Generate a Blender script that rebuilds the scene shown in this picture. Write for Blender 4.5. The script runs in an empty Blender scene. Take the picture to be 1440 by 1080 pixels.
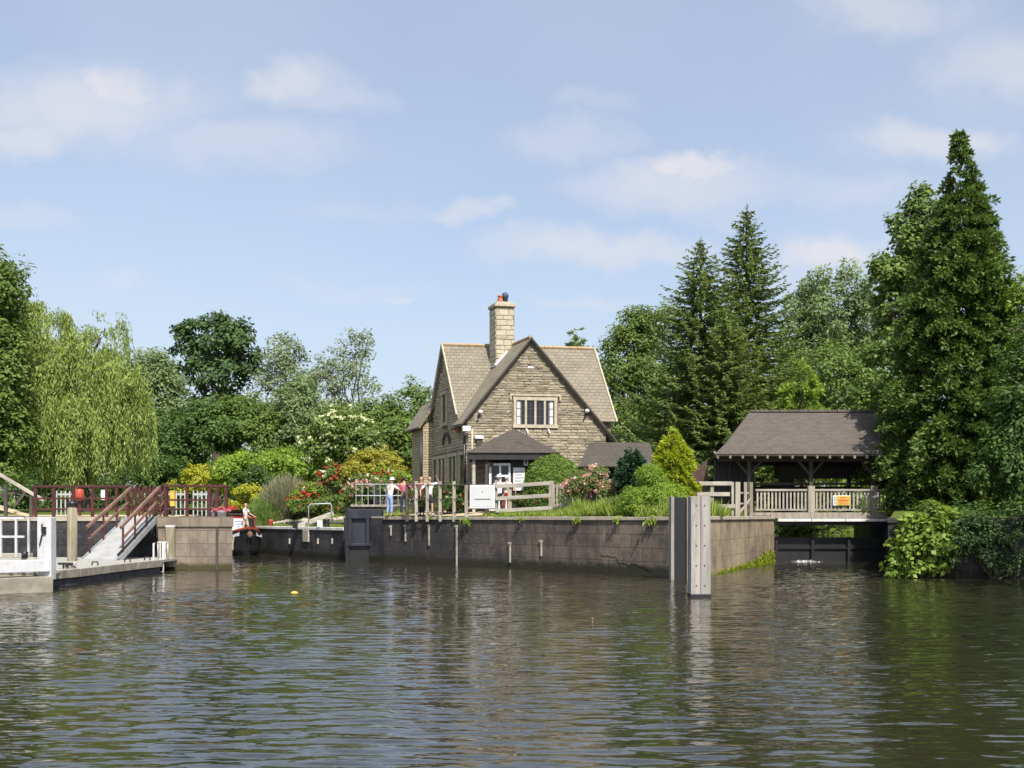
import bpy, bmesh, math, random
import numpy as np
from mathutils import Vector, Matrix
from mathutils.geometry import tessellate_polygon

SC = bpy.context.scene
COL = SC.collection
R = math.radians
F = 1500.0          # focal length of the photograph in its own pixels
EYE = 2.0           # eye height above the river
HOR = 727.0         # horizon row
EMPTY_SIZE = .2


def X(px, Y):
    return (px - 720.0) / F * Y


def Z(py, Y):
    return EYE - (py - HOR) / F * Y


def W(px, py, Y):
    return Vector((X(px, Y), Y, Z(py, Y)))


# ------------------------------------------------------------------ tagging
def tag(o, label=None, cat=None, group=None, kind=None):
    if label: o['label'] = label
    if cat: o['category'] = cat
    if group: o['group'] = group
    if kind: o['kind'] = kind
    return o


def thing(name, loc, label, cat, group=None):
    o = bpy.data.objects.new(name, None)
    o.empty_display_size = EMPTY_SIZE
    COL.objects.link(o)
    o.location = Vector(loc)
    return tag(o, label, cat, group)


def origin(parent):
    v = Vector((0, 0, 0))
    while parent is not None:
        v += parent.location
        parent = parent.parent
    return v


def copy_tree(o, parent=None):
    c = o.copy()
    COL.objects.link(c)
    if parent is not None:
        c.parent = parent
    for ch in o.children:
        copy_tree(ch, c)
    return c


# ------------------------------------------------------------------ mesh builder
def perp(d):
    a = Vector((0, 0, 1)) if abs(d.z) < .9 else Vector((1, 0, 0))
    s = d.cross(a).normalized()
    return s, s.cross(d).normalized()


class MB:
    def __init__(self):
        self.v, self.f, self.m = [], [], []

    def add(self, vs, fs, m=0):
        k = len(self.v)
        self.v += [Vector(p) for p in vs]
        self.f += [[i + k for i in f] for f in fs]
        self.m += [m] * len(fs)
        return self

    def poly(self, pts, m=0):
        return self.add(pts, [list(range(len(pts)))], m)

    def hexa(self, p, m=0):       # 8 corners: bottom ring then top ring
        return self.add(p, [[3, 2, 1, 0], [4, 5, 6, 7], [0, 1, 5, 4], [1, 2, 6, 5], [2, 3, 7, 6], [3, 0, 4, 7]], m)

    def box(self, c, s, rz=0, m=0):
        c = Vector(c)
        M = Matrix.Rotation(rz, 3, 'Z')
        x, y, z = s[0] / 2, s[1] / 2, s[2] / 2
        pts = [c + M @ Vector(q) for q in ((-x, -y, -z), (x, -y, -z), (x, y, -z), (-x, y, -z), (-x, -y, z), (x, -y, z), (x, y, z), (-x, y, z))]
        return self.hexa(pts, m)

    def beam(self, a, b, w, h, m=0, up=None):
        a, b = Vector(a), Vector(b)
        d = (b - a).normalized()
        u = Vector(up) if up else (Vector((0, 0, 1)) if abs(d.z) < .95 else Vector((0, 1, 0)))
        s = d.cross(u).normalized()
        u = s.cross(d).normalized()
        s, u = s * w / 2, u * h / 2
        return self.hexa([a - s - u, a + s - u, b + s - u, b - s - u, a - s + u, a + s + u, b + s + u, b - s + u], m)

    def tube(self, pts, rad, n=8, m=0, cap=True):
        pts = [Vector(p) for p in pts]
        if not isinstance(rad, (list, tuple)): rad = [rad] * len(pts)
        rings = []
        k = len(self.v)
        s = None
        for i, p in enumerate(pts):
            d = (pts[min(i + 1, len(pts) - 1)] - pts[max(i - 1, 0)]).normalized()
            if s is None:
                s, t = perp(d)
            else:
                s = (s - d * s.dot(d)).normalized()
                t = s.cross(d).normalized()
            for j in range(n):
                a = 2 * math.pi * j / n
                self.v.append(p + (s * math.cos(a) + t * math.sin(a)) * rad[i])
        for i in range(len(pts) - 1):
            for j in range(n):
                a, b = k + i * n + j, k + i * n + (j + 1) % n
                self.f.append([a, b, b + n, a + n]); self.m.append(m)
        if cap:
            self.f.append([k + j for j in range(n)][::-1]); self.m.append(m)
            e = k + (len(pts) - 1) * n
            self.f.append([e + j for j in range(n)]); self.m.append(m)
        return self

    def lathe(self, c, prof, n=16, m=0):       # prof: (r, z)
        c = Vector(c)
        return self.tube([c + Vector((0, 0, z)) for r, z in prof], [max(r, .001) for r, z in prof], n, m)

    def ell(self, c, r, nu=14, nv=9, m=0, z0=-1.0):
        c = Vector(c)
        prof = []
        k = len(self.v)
        a0 = math.asin(z0)
        for i in range(nv + 1):
            a = a0 + (math.pi / 2 - a0) * i / nv
            for j in range(nu):
                b = 2 * math.pi * j / nu
                self.v.append(c + Vector((r[0] * math.cos(a) * math.cos(b), r[1] * math.cos(a) * math.sin(b), r[2] * math.sin(a))))
        for i in range(nv):
            for j in range(nu):
                p, q = k + i * nu + j, k + i * nu + (j + 1) % nu
                self.f.append([p, q, q + nu, p + nu]); self.m.append(m)
        return self

    def slab(self, pts, t, m=0):               # polygon given thickness t below its face
        pts = [Vector(p) for p in pts]
        n = Vector((0, 0, 0))
        for i in range(len(pts)):
            a, b = pts[i], pts[(i + 1) % len(pts)]
            n += a.cross(b)
        n.normalize()
        if n.z < 0: pts.reverse(); n = -n
        k = len(pts)
        low = [p - n * t for p in pts]
        fs = [list(range(k)), [k + i for i in range(k)][::-1]]
        fs += [[i, k + i, k + (i + 1) % k, (i + 1) % k] for i in range(k)]
        return self.add(pts + low, fs, m)

    def prism(self, pts2, z0, z1, m=0):        # plan polygon (counter-clockwise) extruded in z
        k = len(pts2)
        lo = [Vector((p[0], p[1], z0)) for p in pts2]
        hi = [Vector((p[0], p[1], z1)) for p in pts2]
        fs = [[i for i in range(k)][::-1], [k + i for i in range(k)]]
        fs += [[i, (i + 1) % k, k + (i + 1) % k, k + i] for i in range(k)]
        return self.add(lo + hi, fs, m)

    def build(self, name, mats, parent=None, smooth=False, bev=0, world=True):
        me = bpy.data.meshes.new(name)
        off = origin(parent) if (parent is not None and world) else Vector((0, 0, 0))
        me.from_pydata([tuple(p - off) for p in self.v], [], self.f)
        mats = mats if isinstance(mats, (list, tuple)) else [mats]
        for mt in mats: me.materials.append(mt)
        me.polygons.foreach_set('material_index', self.m)
        if smooth: me.polygons.foreach_set('use_smooth', [True] * len(me.polygons))
        metric_uv(me)
        me.update()
        o = bpy.data.objects.new(name, me)
        COL.objects.link(o)
        if parent is not None: o.parent = parent
        if bev:
            b = o.modifiers.new('edge', 'BEVEL')
            b.width = bev; b.segments = 2; b.limit_method = 'ANGLE'; b.angle_limit = R(40)
        return o


def metric_uv(me):
    uv = me.uv_layers.new(name='UVMap')
    co = me.vertices
    for p in me.polygons:
        n = p.normal
        if abs(n.z) > .97:
            t, b = Vector((1, 0, 0)), Vector((0, 1, 0))
        else:
            t = Vector((0, 0, 1)).cross(n).normalized()
            b = n.cross(t)
        for li in p.loop_indices:
            q = co[me.loops[li].vertex_index].co
            uv.data[li].uv = (q.dot(t), q.dot(b))


# ------------------------------------------------------------------ leaf cards
def norm(a):
    return a / np.maximum(np.linalg.norm(a, axis=1, keepdims=True), 1e-6)


def rdir(rng, n):
    return norm(rng.normal(size=(n, 3)))


class Cards:
    """kite-shaped leaves gathered into one crown mesh"""
    def __init__(self): self.q = []

    def add(self, P, D, N, L, Wd, bend=0.0):
        D = norm(D)
        S = norm(np.cross(N, D))
        Nn = np.cross(D, S)
        L = np.broadcast_to(np.asarray(L, float).reshape(-1, 1), (len(P), 1))
        Wd = np.broadcast_to(np.asarray(Wd, float).reshape(-1, 1), (len(P), 1))
        a = P
        b = P + D * L * .45 + S * Wd * .5 + Nn * L * bend
        c = P + D * L
        d = P + D * L * .45 - S * Wd * .5 + Nn * L * bend
        self.q.append(np.stack([a, b, c, d], 1))
        return self

    def build(self, name, mat, parent=None, core=None):
        q = np.concatenate(self.q, 0)
        n = len(q)
        off = np.array(origin(parent)) if parent is not None else np.zeros(3)
        v = (q.reshape(-1, 3) - off)
        me = bpy.data.meshes.new(name)
        me.vertices.add(n * 4); me.loops.add(n * 4); me.polygons.add(n)
        me.vertices.foreach_set('co', v.astype(np.float32).ravel())
        me.loops.foreach_set('vertex_index', np.arange(n * 4, dtype=np.int32))
        me.polygons.foreach_set('loop_start', np.arange(0, n * 4, 4, dtype=np.int32))
        me.polygons.foreach_set('loop_total', np.full(n, 4, dtype=np.int32))
        me.materials.append(mat)
        me.update(calc_edges=True)
        o = bpy.data.objects.new(name, me)
        COL.objects.link(o)
        if parent is not None: o.parent = parent
        return o


def clump_cards(cards, lobes, n_clump, per, leaf, rng, aspect=.5, rc=(.5, 1.1), shell=.62, droop=.25, squash=.75, zmin=None, bias=.25):
    """leaf clumps spread through a set of ellipsoid lobes (cx,cy,cz,rx,ry,rz)"""
    lobes = np.array(lobes, float)
    wts = (lobes[:, 3] * lobes[:, 5]) ** .9
    wts /= wts.sum()
    idx = rng.choice(len(lobes), n_clump, p=wts)
    lb = lobes[idx]
    d = rdir(rng, n_clump)
    d[:, 2] += bias * .6
    d = norm(d)
    t = shell + (1 - shell) * rng.random((n_clump, 1)) ** .8
    t *= 1 + rng.normal(0, .05, (n_clump, 1))
    stray = rng.random(n_clump) < .13
    t[stray] = rng.uniform(.98, 1.22, (stray.sum(), 1))
    C = lb[:, :3] + d * t * lb[:, 3:6]
    rr = rng.uniform(rc[0] * .8, rc[1] * 1.1, n_clump)
    rr[stray] *= .55
    cnt = np.maximum((per * (rr / np.mean(rc)) ** 1.6).astype(int), 3)
    ii = np.repeat(np.arange(n_clump), cnt)
    n = len(ii)
    o = rdir(rng, n)
    rad = rng.random((n, 1)) ** .45
    P = C[ii] + o * rad * rr[ii][:, None] * np.array([1, 1, squash])
    out = norm(o + .9 * d[ii])
    N = norm(out + np.array([0, 0, .55]) + .55 * rdir(rng, n))
    D = np.cross(N, rdir(rng, n)) + out * .35
    D[:, 2] -= droop
    L = leaf * rng.uniform(.65, 1.35, n)
    if zmin is not None:
        k = P[:, 2] > zmin
        P, D, N, L = P[k], D[k], N[k], L[k]
    cards.add(P, D, N, L, L * aspect, bend=.06)
    return C
# ------------------------------------------------------------------ materials
class NT:
    def __init__(self, name):
        self.mat = bpy.data.materials.new(name)
        self.mat.use_nodes = True
        self.t = self.mat.node_tree
        self.t.nodes.clear()
        self.out = self.n('ShaderNodeOutputMaterial')

    def n(self, typ, **kw):
        nd = self.t.nodes.new(typ)
        for k, v in kw.items(): setattr(nd, k, v)
        return nd

    def l(self, a, b): self.t.links.new(a, b)

    def val(self, sock, v):
        if hasattr(v, 'links') or hasattr(v, 'is_linked'): self.l(v, sock)
        else: sock.default_value = v

    def math(self, op, a, b=0.0, clamp=False):
        nd = self.n('ShaderNodeMath', operation=op, use_clamp=clamp)
        self.val(nd.inputs[0], a); self.val(nd.inputs[1], b)
        return nd.outputs[0]

    def mix(self, f, a, b, mode='MIX'):
        nd = self.n('ShaderNodeMix', data_type='RGBA', blend_type=mode)
        self.val(nd.inputs[0], f); self.val(nd.inputs[6], c4(a)); self.val(nd.inputs[7], c4(b))
        return nd.outputs[2]

    def coords(self, which='Object', scale=(1, 1, 1), loc=(0, 0, 0), rot=(0, 0, 0)):
        tc = self.n('ShaderNodeTexCoord')
        mp = self.n('ShaderNodeMapping')
        mp.inputs['Scale'].default_value = scale
        mp.inputs['Location'].default_value = loc
        mp.inputs['Rotation'].default_value = rot
        self.l(tc.outputs[which], mp.inputs[0])
        return mp.outputs[0]

    def noise(self, vec, scale, detail=4, rough=.55, dist=0.0):
        nd = self.n('ShaderNodeTexNoise')
        self.l(vec, nd.inputs['Vector'])
        nd.inputs['Scale'].default_value = scale
        nd.inputs['Detail'].default_value = detail
        nd.inputs['Roughness'].default_value = rough
        nd.inputs['Distortion'].default_value = dist
        return nd.outputs['Fac']

    def ramp(self, f, lo, hi, a=0.0, b=1.0):
        nd = self.n('ShaderNodeMapRange')
        nd.interpolation_type = 'SMOOTHSTEP'
        self.val(nd.inputs[0], f)
        for i, v in zip((1, 2, 3, 4), (lo, hi, a, b)): nd.inputs[i].default_value = v
        return nd.outputs[0]

    def bump(self, h, strength, dist=.02, prev=None):
        nd = self.n('ShaderNodeBump')
        nd.inputs['Strength'].default_value = strength
        nd.inputs['Distance'].default_value = dist
        self.l(h, nd.inputs['Height'])
        if prev is not None: self.l(prev, nd.inputs['Normal'])
        return nd.outputs[0]

    def principled(self, col, rough=.7, normal=None, **kw):
        p = self.n('ShaderNodeBsdfPrincipled')
        self.val(p.inputs['Base Color'], c4(col)); self.val(p.inputs['Roughness'], rough)
        for k, v in kw.items(): self.val(p.inputs[k.replace('_', ' ')], v)
        if normal is not None: self.l(normal, p.inputs['Normal'])
        self.l(p.outputs[0], self.out.inputs[0])
        return p


def c4(c):
    if isinstance(c, (tuple, list)) and len(c) == 3: return (*c, 1.0)
    return c


def plain(name, col, col2=None, rough=.7, scale=3.0, bump=.15, stretch=(1, 1, 1), grime=None, spec=.5, bdist=.01, metal=0.0):
    t = NT(name)
    v = t.coords('Object', stretch)
    n1 = t.noise(v, scale, 6, .6)
    c = t.mix(t.ramp(n1, .3, .7), col, col2 or tuple(x * .7 for x in col))
    if grime:
        g = t.noise(t.coords('Object', (1, 1, .35), (3, 7, 1)), 1.7, 5, .65)
        c = t.mix(t.ramp(g, .48, .72, 0, .75), c, grime)
    n2 = t.noise(v, scale * 9, 3, .6)
    t.principled(c, rough, t.bump(n2, bump, bdist), Specular_IOR_Level=spec, Metallic=metal)
    return t.mat


def leafmat(name, dark, light, trans=.32, nscale=.35, spec=.25):
    t = NT(name)
    if not name.startswith('petal'):
        dark = tuple(x * 1.62 for x in dark); light = tuple(x * 1.75 for x in light)
    g = t.n('ShaderNodeNewGeometry')
    cl = t.noise(t.coords('Object'), nscale, 3, .6)
    rnd = g.outputs['Random Per Island']
    f = t.math('ADD', t.math('MULTIPLY', rnd, .55), t.math('MULTIPLY', t.ramp(cl, .3, .7), .45))
    c = t.mix(f, dark, light)
    p = t.n('ShaderNodeBsdfPrincipled')
    t.l(c, p.inputs['Base Color'])
    p.inputs['Roughness'].default_value = .5
    p.inputs['Specular IOR Level'].default_value = spec
    tr = t.n('ShaderNodeBsdfTranslucent')
    c2 = t.mix(.5, c, (light[0] * 1.25, light[1] * 1.25, light[2] * .55))
    t.l(c2, tr.inputs[0])
    mx = t.n('ShaderNodeMixShader')
    mx.inputs[0].default_value = trans
    t.l(p.outputs[0], mx.inputs[1]); t.l(tr.outputs[0], mx.inputs[2])
    t.l(mx.outputs[0], t.out.inputs[0])
    return t.mat


def masonry(name, c1, c2, mortar, bw=.36, bh=.13, rough=.85, bump=.8, soot=None, msize=.012, stain=None, stain_r=(.5, .7), stain_scale=.5, streak=None, bdist=.03, squash=1.0, moss=None):
    t = NT(name)
    uv = t.coords('UV')
    wob = t.n('ShaderNodeVectorMath', operation='MULTIPLY_ADD')
    nz = t.n('ShaderNodeTexNoise'); t.l(uv, nz.inputs['Vector']); nz.inputs['Scale'].default_value = 2.2
    t.l(nz.outputs['Color'], wob.inputs[0]); wob.inputs[1].default_value = (.05, .035, 0); t.l(uv, wob.inputs[2])
    b = t.n('ShaderNodeTexBrick')
    t.l(wob.outputs[0], b.inputs['Vector'])
    b.offset = .47; b.offset_frequency = 2; b.squash = squash; b.squash_frequency = 3
    b.inputs['Color1'].default_value = (1, 1, 1, 1); b.inputs['Color2'].default_value = (0, 0, 0, 1); b.inputs['Mortar'].default_value = (.5, .5, .5, 1)
    b.inputs['Scale'].default_value = 1.0
    b.inputs['Mortar Size'].default_value = msize
    b.inputs['Mortar Smooth'].default_value = .25
    b.inputs['Brick Width'].default_value = bw
    b.inputs['Row Height'].default_value = bh
    n1 = t.noise(uv, 3.0, 6, .65)
    f = t.math('ADD', t.math('MULTIPLY', b.outputs['Color'], .5), t.math('MULTIPLY', t.ramp(n1, .25, .75), .5))
    c = t.mix(f, c1, c2)
    c = t.mix(t.math('MULTIPLY', b.outputs['Fac'], .85), c, mortar)
    if stain:
        g = t.noise(t.coords('UV', (1, .6, 1), (4, 2, 0)), stain_scale, 7, .68)
        c = t.mix(t.ramp(g, stain_r[0], stain_r[1]), c, stain)
    if soot:      # black lock grime, thickest towards the lock mouth and ragged at its edge
        xo = t.n('ShaderNodeSeparateXYZ'); t.l(t.coords('Object'), xo.inputs[0])
        e = t.noise(t.coords('UV', (.5, .5, 1), (2, 6, 0)), 1.1, 7, .7)
        e2 = t.noise(t.coords('UV', (1.2, .25, 1), (5, 6, 0)), 1.6, 5, .65)
        ff = t.math('ADD', t.math('MULTIPLY', xo.outputs[0], 1 / 12.0), t.math('ADD', t.math('MULTIPLY', t.math('SUBTRACT', e, .5), 1.3), t.math('MULTIPLY', t.math('SUBTRACT', e2, .5), .9)))
        c = t.mix(t.ramp(ff, .12, .85, .90, .04), c, soot)
    if streak:
        g = t.noise(t.coords('UV', (1.6, .12, 1), (1, 5, 0)), 2.2, 4, .6)
        h = t.noise(t.coords('UV', (1, 1, 1), (9, 1, 0)), .8, 3, .6)
        c = t.mix(t.math('MULTIPLY', t.ramp(g, .6, .75), t.ramp(h, .45, .65)), c, streak)
        g = t.noise(t.coords('UV', (1.3, .16, 1), (7, 2, 0)), 2.6, 5, .65)
        c = t.mix(t.ramp(g, .5, .72, 0, .7), c, tuple(x * .8 for x in (stain or mortar)))
        g = t.noise(t.coords('UV', (1, 1.6, 1), (3, 3, 0)), 5.5, 6, .7)
        c = t.mix(t.ramp(g, .57, .72, 0, .6), c, streak)
    if moss:     # wet band with a growth of its own just over the waterline
        o = t.n('ShaderNodeSeparateXYZ'); gm = t.n('ShaderNodeNewGeometry'); t.l(gm.outputs['Position'], o.inputs[0])
        e = t.noise(uv, 2.5, 5, .65)
        f2 = t.math('ADD', o.outputs[2], t.math('MULTIPLY', e, -moss[1]))
        c = t.mix(t.ramp(f2, moss[2], moss[3], 1, 0), c, moss[0])
    n2 = t.noise(uv, 26, 4, .65)
    h1 = t.math('ADD', t.math('MULTIPLY', t.math('SUBTRACT', 1.0, b.outputs['Fac']), .8), t.math('MULTIPLY', b.outputs['Color'], .35))
    h = t.math('ADD', h1, t.math('ADD', t.math('MULTIPLY', n1, .5), t.math('MULTIPLY', n2, .25)))
    t.principled(c, rough, t.bump(h, bump, bdist), Specular_IOR_Level=.25)
    return t.mat


def tiles(name, c1, c2, gap, bw=.24, bh=.16, lichen=None, bump=.8, lich=(.62, .74)):
    t = NT(name)
    uv = t.coords('UV')
    nz = t.n('ShaderNodeTexNoise'); t.l(uv, nz.inputs['Vector']); nz.inputs['Scale'].default_value = 3
    wob = t.n('ShaderNodeVectorMath', operation='MULTIPLY_ADD')
    t.l(nz.outputs['Color'], wob.inputs[0]); wob.inputs[1].default_value = (.03, .02, 0); t.l(uv, wob.inputs[2])
    b = t.n('ShaderNodeTexBrick')
    t.l(wob.outputs[0], b.inputs['Vector'])
    b.offset = .5
    b.inputs['Color1'].default_value = (1, 1, 1, 1); b.inputs['Color2'].default_value = (0, 0, 0, 1); b.inputs['Mortar'].default_value = (.5, .5, .5, 1)
    b.inputs['Scale'].default_value = 1.0; b.inputs['Mortar Size'].default_value = .007; b.inputs['Mortar Smooth'].default_value = .1
    b.inputs['Brick Width'].default_value = bw; b.inputs['Row Height'].default_value = bh
    s = t.n('ShaderNodeSeparateXYZ'); t.l(wob.outputs[0], s.inputs[0])
    row = t.math('FRACT', t.math('DIVIDE', s.outputs[1], bh))          # 0 at the lower edge of a course
    n1 = t.noise(uv, 1.3, 6, .65)
    n3 = t.noise(uv, 14, 4, .6)
    f = t.math('ADD', t.math('MULTIPLY', b.outputs['Color'], .4), t.math('ADD', t.math('MULTIPLY', t.ramp(n1, .3, .7), .35), t.math('MULTIPLY', n3, .25)))
    c = t.mix(f, c1, c2)
    c = t.mix(t.math('MULTIPLY', b.outputs['Fac'], .8), c, gap)
    if lichen:
        g = t.noise(t.coords('UV', (1, 1, 1), (5, 3, 0)), 7, 5, .7)
        c = t.mix(t.ramp(g, lich[0], lich[1], 0, .8), c, lichen)
    h = t.math('ADD', t.math('MULTIPLY', t.math('SUBTRACT', 1.0, row), .8), t.math('ADD', t.math('MULTIPLY', t.math('SUBTRACT', 1.0, b.outputs['Fac']), .35), t.math('MULTIPLY', n3, .25)))
    t.principled(c, .85, t.bump(h, bump, .035), Specular_IOR_Level=.25)
    return t.mat


M = {}
def rubble(name, c1, c2, c3, bump=.5):
    t = NT(name)
    g = t.n('ShaderNodeNewGeometry')
    v = t.coords('Object')
    n1 = t.noise(v, 9, 5, .65); n2 = t.noise(v, .8, 5, .6); n3 = t.noise(v, 40, 3, .6)
    c = t.mix(t.math('ADD', t.math('MULTIPLY', g.outputs['Random Per Island'], .65), t.math('MULTIPLY', n1, .35)), c1, c2)
    c = t.mix(t.ramp(n2, .52, .8, 0, .4), c, c3)
    t.principled(c, .9, t.bump(t.math('ADD', n1, t.math('MULTIPLY', n3, .4)), bump, .03), Specular_IOR_Level=.2)
    return t.mat


M['rubble'] = rubble('rubble_stone', (.50, .435, .32), (.30, .26, .19), (.235, .205, .16))
M['ashlar'] = rubble('ashlar_stone', (.56, .49, .36), (.38, .33, .24), (.22, .19, .15), .4)
M['mortar'] = plain('dark_mortar', (.19, .16, .115), (.11, .09, .065), .95, 6, .3)
M['house_stone'] = masonry('house_stone', (.50, .41, .26), (.31, .25, .16), (.12, .095, .06), .38, .125, bump=1.0, stain=(.22, .19, .14), stain_r=(.55, .78), stain_scale=.9, bdist=.05, msize=.013)
M['house_shade'] = M['house_stone']
M['chimney_stone'] = masonry('chimney_stone', (.60, .50, .32), (.42, .34, .21), (.25, .2, .13), .45, .24, bump=.6, stain=(.2, .17, .13), stain_r=(.6, .8), stain_scale=1.2)
M['dressed'] = plain('dressed_stone', (.47, .41, .30), (.34, .295, .215), .85, 4, .3)
M['quay'] = masonry('quay_stone', (.225, .18, .138), (.12, .098, .078), (.04, .035, .03), 1.05, .47, bump=1.0, soot=(.034, .033, .034), stain=(.075, .063, .053), stain_r=(.42, .66), stain_scale=.9, streak=(.26, .245, .22), msize=.012, moss=((.028, .027, .018), .6, -.12, .16))
M['quay_mid'] = masonry('quay_mid', (.155, .13, .11), (.075, .066, .06), (.028, .026, .024), 1.05, .47, bump=.9, stain=(.028, .027, .029), stain_r=(.38, .62), stain_scale=.6, streak=(.34, .33, .31), msize=.012, moss=((.02, .018, .014), .3, -.05, .2))
M['quay_black'] = masonry('quay_black', (.085, .078, .075), (.045, .044, .046), (.018, .018, .019), 1.1, .47, bump=.8, stain=(.024, .024, .027), stain_r=(.42, .64), stain_scale=.6, streak=(.22, .21, .20), msize=.01, moss=((.02, .018, .012), .3, -.05, .3))
M['quay_pale'] = masonry('quay_pale', (.29, .24, .18), (.19, .158, .122), (.10, .085, .068), 1.25, .5, bump=.6, stain=(.15, .12, .095), stain_r=(.38, .66), stain_scale=1.1, streak=(.40, .345, .27), msize=.014, moss=((.06, .055, .025), .35, -.05, .15))
M['wing'] = masonry('wing_stone', (.36, .285, .19), (.24, .19, .13), (.13, .1, .075), 1.4, .6, bump=.6, stain=(.14, .11, .085), stain_r=(.42, .66), stain_scale=.7, streak=(.52, .42, .28), msize=.008, moss=((.15, .17, .02), 1.3, -.66, -.5))
M['coping'] = plain('coping_stone', (.42, .37, .28), (.28, .245, .19), .85, 2.5, .3)
M['coping_white'] = plain('coping_white', (.74, .72, .66), (.5, .48, .42), .8, 2.5, .2)
M['tile_stone'] = tiles('stone_tiles', (.255, .222, .165), (.15, .13, .098), (.055, .045, .035), .27, .19, lichen=(.45, .42, .34), lich=(.6, .72))
M['tile_dark'] = tiles('dark_shingles', (.092, .080, .066), (.056, .049, .042), (.02, .018, .017), .2, .13, bump=.5)
M['tile_brown'] = tiles('brown_shingles', (.135, .115, .098), (.078, .066, .056), (.03, .025, .024), .2, .11, bump=.6, lichen=(.19, .17, .15), lich=(.6, .8))
M['ridge'] = plain('ridge_stone', (.36, .30, .2), (.38, .235, .105), .85, 5, .3)
M['black_wood'] = plain('black_wood', (.022, .02, .019), (.012, .012, .012), .7, 4, .3, (1, 1, .2))
M['dark_wood'] = plain('dark_wood', (.075, .06, .05), (.045, .037, .032), .8, 4, .3, (1, 1, .2))
M['grey_wood'] = plain('weathered_wood', (.36, .32, .26), (.21, .18, .145), .85, 5, .4, (1, 1, .15), grime=(.16, .14, .10))
M['rail_wood'] = plain('pale_rail_wood', (.43, .395, .335), (.27, .245, .205), .85, 5, .4, (.2, .2, 1), grime=(.26, .23, .18))
M['pile_wood'] = plain('pile_wood', (.38, .355, .32), (.22, .205, .185), .85, 3, .5, (2.5, 2.5, .12), grime=(.15, .13, .105))
M['pile_dark'] = plain('pile_dark', (.010, .0095, .011), (.006, .006, .007), .75, 3, .4, (1, 1, .2))
M['bolt'] = plain('rust_bolt', (.11, .085, .07), None, .6, 9, .2, metal=.4)
M['moor_wood'] = plain('mooring_pile_wood', (.30, .26, .18), (.17, .145, .10), .85, 3, .4, (3, 3, .15), grime=(.13, .12, .06))
M['deck'] = plain('deck_concrete', (.37, .355, .315), (.26, .25, .22), .85, 2.2, .25)
M['fascia'] = plain('deck_fascia', (.30, .275, .22), (.19, .17, .13), .85, 3, .3, (.3, 1, 1), grime=(.12, .11, .08))
M['float'] = plain('pontoon_steel', (.06, .065, .085), (.035, .038, .05), .5, 2, .2)
M['dull_white'] = plain('dull_white', (.42, .43, .42), (.32, .33, .32), .7, 3, .1)
M['white'] = plain('white_paint', (.56, .56, .57), (.47, .47, .47), .5, 2, .12, grime=(.25, .235, .2))
M['clean_white'] = plain('clean_white', (.68, .68, .69), (.62, .62, .63), .4, 2, .05)
M['black'] = plain('black_paint', (.012, .012, .013), (.02, .02, .02), .4, 3, .1)
M['red_rail'] = plain('maroon_paint', (.085, .019, .017), (.048, .012, .012), .5, 3, .15)
M['hand_rail'] = plain('faded_rail_wood', (.22, .125, .095), (.14, .08, .062), .7, 4, .25)
M['ramp'] = plain('ramp_grey', (.34, .34, .335), (.26, .26, .255), .7, 3, .15, grime=(.36, .35, .32))
M['galv'] = plain('galvanised', (.36, .37, .38), (.26, .27, .28), .45, 4, .1, metal=.3)
M['blue_grey'] = plain('gate_steel', (.019, .021, .033), (.011, .012, .019), .55, 1.6, .2, grime=(.03, .032, .05))
M['gate_wet'] = plain('gate_wet', (.016, .016, .018), (.01, .01, .011), .5, 2, .2)
M['boat_red'] = plain('boat_red', (.33, .045, .022), (.25, .035, .02), .35, 2, .05)
M['boat_black'] = plain('boat_black', (.014, .015, .017), (.022, .02, .02), .4, 2, .1)
M['rope'] = plain('rope', (.18, .1, .06), (.1, .06, .04), .95, 12, .6)
M['glass'] = plain('window_glass', (.012, .014, .018), (.02, .022, .026), .08, 1, 0.0)
M['curtain'] = plain('curtain', (.62, .62, .60), (.5, .5, .49), .9, 8, .2, (6, 6, .3))
M['lead'] = plain('lead_flashing', (.7, .7, .7), (.5, .5, .5), .6, 4, .1)
M['terracotta'] = plain('terracotta', (.42, .13, .06), (.32, .1, .05), .8, 5, .2)
M['blue_pot'] = plain('blue_cowl', (.05, .07, .12), (.03, .05, .09), .6, 5, .2)
M['sign_white'] = plain('sign_board', (.52, .53, .53), (.48, .49, .49), .5, 2, .04)
M['sign_edge'] = plain('sign_frame', (.16, .145, .125), (.11, .1, .085), .8, 4, .2)
M['grey_line'] = plain('grey_line', (.12, .12, .12), None, .6, 4, .05)
M['yellow'] = plain('yellow_paint', (.58, .40, .07), (.50, .34, .06), .5, 3, .05)
M['orange_text'] = plain('orange_text', (.60, .10, .03), None, .5, 3, .05)
M['green_paint'] = plain('green_paint', (.035, .13, .085), (.03, .1, .065), .5, 3, .1)
M['red_paint'] = plain('red_paint', (.40, .055, .03), (.33, .045, .025), .5, 3, .1)
M['sand'] = plain('sandy_path', (.50, .40, .26), (.40, .32, .21), .95, 1.2, .4)
M['rock'] = plain('edging_rock', (.42, .38, .31), (.28, .25, .2), .9, 3, .6)
M['bark'] = plain('bark', (.095, .075, .055), (.05, .04, .03), .95, 5, .7, (1, 1, .25))
M['bare_bark'] = plain('bare_branch', (.24, .19, .14), (.15, .12, .09), .95, 5, .4)
M['foam'] = plain('foam_white', (.8, .8, .78), None, .9, 9, .2)
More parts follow.
